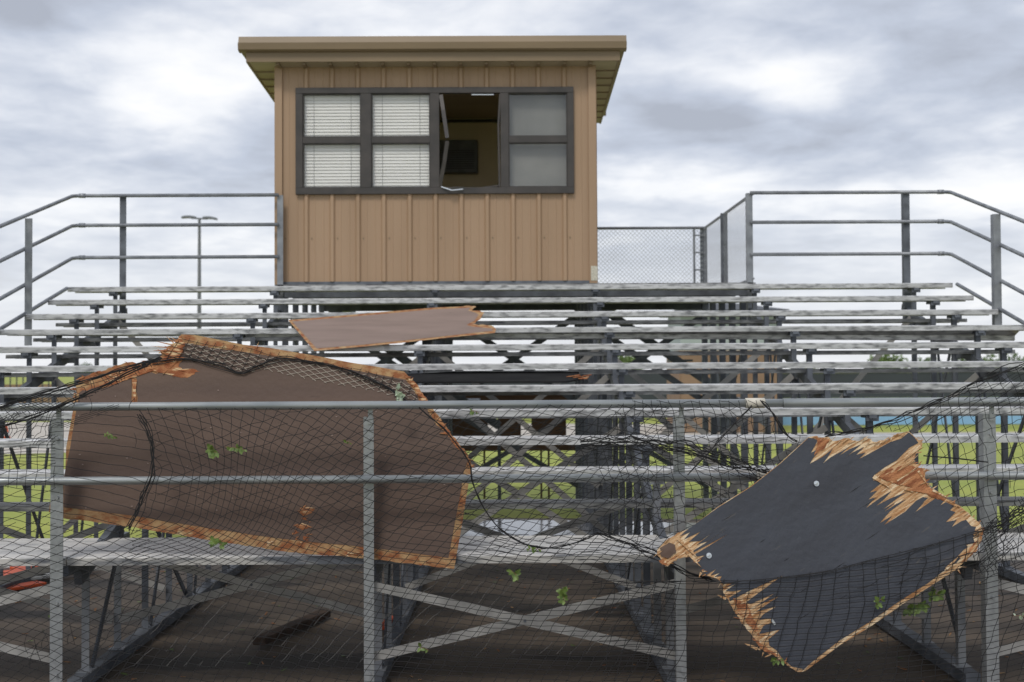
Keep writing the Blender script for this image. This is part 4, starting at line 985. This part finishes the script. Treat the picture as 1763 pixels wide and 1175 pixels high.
for i, (px, d, pyt, wpx, lb, mt) in enumerate([
    (1525, 90, 611, 75, 'light green round tree showing above the dark screen right of the tan kiosk', 'crown2'),
    (1600, 130, 617, 50, 'dark low tree between the light green tree and the right frames', 'crown'),
    (1668, 95, 611, 60, 'dark green tree behind the bracket of the fifth frame', 'crown'),
    (1757, 80, 612, 70, 'dense dark tree cut by the right edge of the picture', 'crown'),
    (1700, 150, 617, 45, 'small hazy tree left of the dark tree at the right edge', 'crown2'),
    (1080, 120, 612, 34, 'small light tree seen just left of the tan kiosk', 'crown2'),
    (1380, 110, 624, 40, 'low bush top just right of the tan kiosk', 'crown2'),
    (150, 200, 628, 60, 'distant low tree behind the left bench ends', 'crown')]):
    h = at(px, pyt, d).z*.93; tree(gx(px, d), d, h, wpx/F*d*.42, 100+i, lb, mt)
# dark windscreen fence with a blue panel below
def fence(px0, px1, d, ytop, label, blue=True, name='screen_fence'):
    xa_, xb_ = gx(px0, d), gx(px1, d); zt_ = at((px0+px1)/2, ytop, d).z
    root = empty(name, ((xa_+xb_)/2, d, 0), label, 'fence')
    zb_ = .95 if blue else .05
    MB().box(xa_, xb_, d, d+.03, zb_, zt_).build('screen', 'screen', root)
    if blue:
        MB().box(xa_, xb_, d-.02, d+.03, .32, .94).build('blue_panel', 'blue', root); MB().box(xa_, xb_, d-.03, d+.03, .02, .31).build('blue_strip', 'lblue', root)
    MB().tube([(xa_, d, zt_+.03), (xb_, d, zt_+.03)], .03, 6).build('top_rail', 'galvd', root)
    x = xa_
    while x <= xb_:
        MB().tube([(x, d+.07, 0), (x, d+.07, zt_+.05)], .035, 6).build('post', 'galvd', root); x += 3.0
fence(1338, 2050, 41, 642, 'long dark mesh screen fence over a blue panel behind the right rows')
fence(700, 1172, 48, 643, 'dark screen fence behind the middle rows left of the tan kiosk', False)
# tan kiosk with a dark roof
d = 37.0; kx0, kx1 = gx(1170, d), gx(1342, d)
kk = empty('kiosk', ((kx0+kx1)/2, d+1.5, 0), 'tan block kiosk with pale upper band and flat dark roof behind the rows', 'kiosk')
MB().box(kx0, kx1, d, d+3, 0, 2.55).build('wall', 'brick', kk)
MB().box(kx0+.05, kx1-.05, d+.05, d+2.95, 2.55, 3.72).build('upper_wall', 'pale', kk)
m = MB(); e0, e1 = gx(1163, d)-.05, gx(1352, d)+.05
m.add([(e0, d-.4, 3.80), (e1, d-.4, 3.80), (e1, d+3.4, 3.80), (e0, d+3.4, 3.80), (e0, d-.4, 3.72), (e1, d-.4, 3.72), (e1, d+3.4, 3.72), (e0, d+3.4, 3.72), ((e0+e1)/2-.5, d+1.5, 4.1), ((e0+e1)/2+.5, d+1.5, 4.1)],
      [(4, 5, 6, 7), (0, 1, 5, 4), (1, 2, 6, 5), (2, 3, 7, 6), (3, 0, 4, 7), (0, 1, 9, 8), (1, 2, 9), (2, 3, 8, 9), (3, 0, 8)])
m.build('roof', 'roof', kk)
MB().box(gx(1230, d), gx(1256, d), d-.03, d+.02, .02, 2.1).build('door', 'screen', kk)
for a, b in ((1172, 1222), (1264, 1276), (1300, 1330)): MB().box(gx(a, d), gx(b, d), d-.05, d+.0, 0, 2.5).build('pilaster', 'brick', kk)
# brown board screen on posts close behind the deck
d = 18.2; bs = empty('board_screen', (gx(890, d), d, 0), 'dark brown timber screen of three boards on posts standing on the grass behind the deck', 'timber screen')
def bb(px0, px1, py0, py1, name, dy=0): 
    p, q = at(px0, py0, d), at(px1, py1, d); MB().box(p.x, q.x, d+dy, d+dy+.04, max(0, q.z), p.z).build(name, 'bwood', bs)
bb(772, 1000, 680, 702, 'beam', -.01)
for a, b in ((772, 840), (857, 897), (915, 975)): bb(a, b, 702, 756, 'board')
bb(772, 1000, 756, 776, 'beam', -.012)
for a, b in ((832, 836), (930, 934), (943, 947)): bb(a, b, 776, 890, 'post', .0)
bb(990, 998, 680, 892, 'post', -.02); bb(770, 776, 680, 892, 'post', -.02)
# left background: low tan wall, pale wall, railing
d = 52; xw0, xw1 = gx(-120, d), gx(140, d)
m = MB().box(xw0, xw1, d, d+.3, 0, 1.45); tag(m.build('low_wall', 'brick', None), 'low tan block wall far behind the left bench ends', 'wall')
rl = empty('far_railing', ((xw0+xw1)/2, d-3, 0), 'dark upright railing in front of the low tan wall at left', 'railing')
zr_ = at(60, 648, 49).z
MB().tube([(xw0, 49, zr_), (xw1, 49, zr_)], .03, 6).build('rail', 'screen', rl)
for k in range(26):
    x = xw0+(xw1-xw0)*k/25; MB().box(x-.02, x+.02, 48.98, 49.02, 0, zr_).build('upright', 'screen', rl)
# traffic cone
m = MB(); cc = at(10, 757, 33); c = Vector((cc.x, 33, 0))
cn = empty('traffic_cone', tuple(c), 'red traffic cone standing on the pale path at far left', 'traffic cone')
MB().tube([c+Vector((0, 0, .03)), c+Vector((0, 0, .5))], [.16, .03], 14).build('cone', 'orange', cn, True)
MB().tube([c+Vector((0, 0, .22)), c+Vector((0, 0, .32))], [.125, .085], 14, False).build('band', 'white', cn)
MB().box(c.x-.2, c.x+.2, 32.8, 33.2, 0, .03).build('base', 'orange', cn)
# twin headed lamp post
d = 45; b0 = at(343, 640, d); zt_ = at(343, 376, d).z
lp = empty('lamp_post', (b0.x, d, 0), 'tall slim lamp post with two flat heads behind the left guardrail', 'lamp post')
MB().tube([(b0.x, d, 0), (b0.x, d, zt_)], [.10, .055], 10).build('pole', 'grey', lp, True)
MB().bar((b0.x-.3, d, zt_-.0), (b0.x+.3, d, zt_-.03), .05, .05).build('arm', 'grey', lp)
for s_, tl in ((-1, .02), (1, -.06)):
    m = MB(); n = 10; pr = []
    for k in range(n+1):
        t_ = k/n; w_ = .22*math.sin(math.pi*min(.98, max(.05, t_)))**.5; pr.append((b0.x+s_*(.12+.56*t_), w_, zt_+.04*math.sin(math.pi*t_)+tl*t_))
    for k in range(n):
        x0_, w0_, z0_ = pr[k]; x1_, w1_, z1_ = pr[k+1]
        m.add([(x0_, d-w0_, z0_-.03), (x0_, d+w0_, z0_-.03), (x0_, d, z0_+.06), (x1_, d-w1_, z1_-.03), (x1_, d+w1_, z1_-.03), (x1_, d, z1_+.06)], [(0, 3, 4, 1), (1, 4, 5, 2), (2, 5, 3, 0), (0, 1, 2), (3, 5, 4)])
    m.build('lamp_head', 'grey', lp)
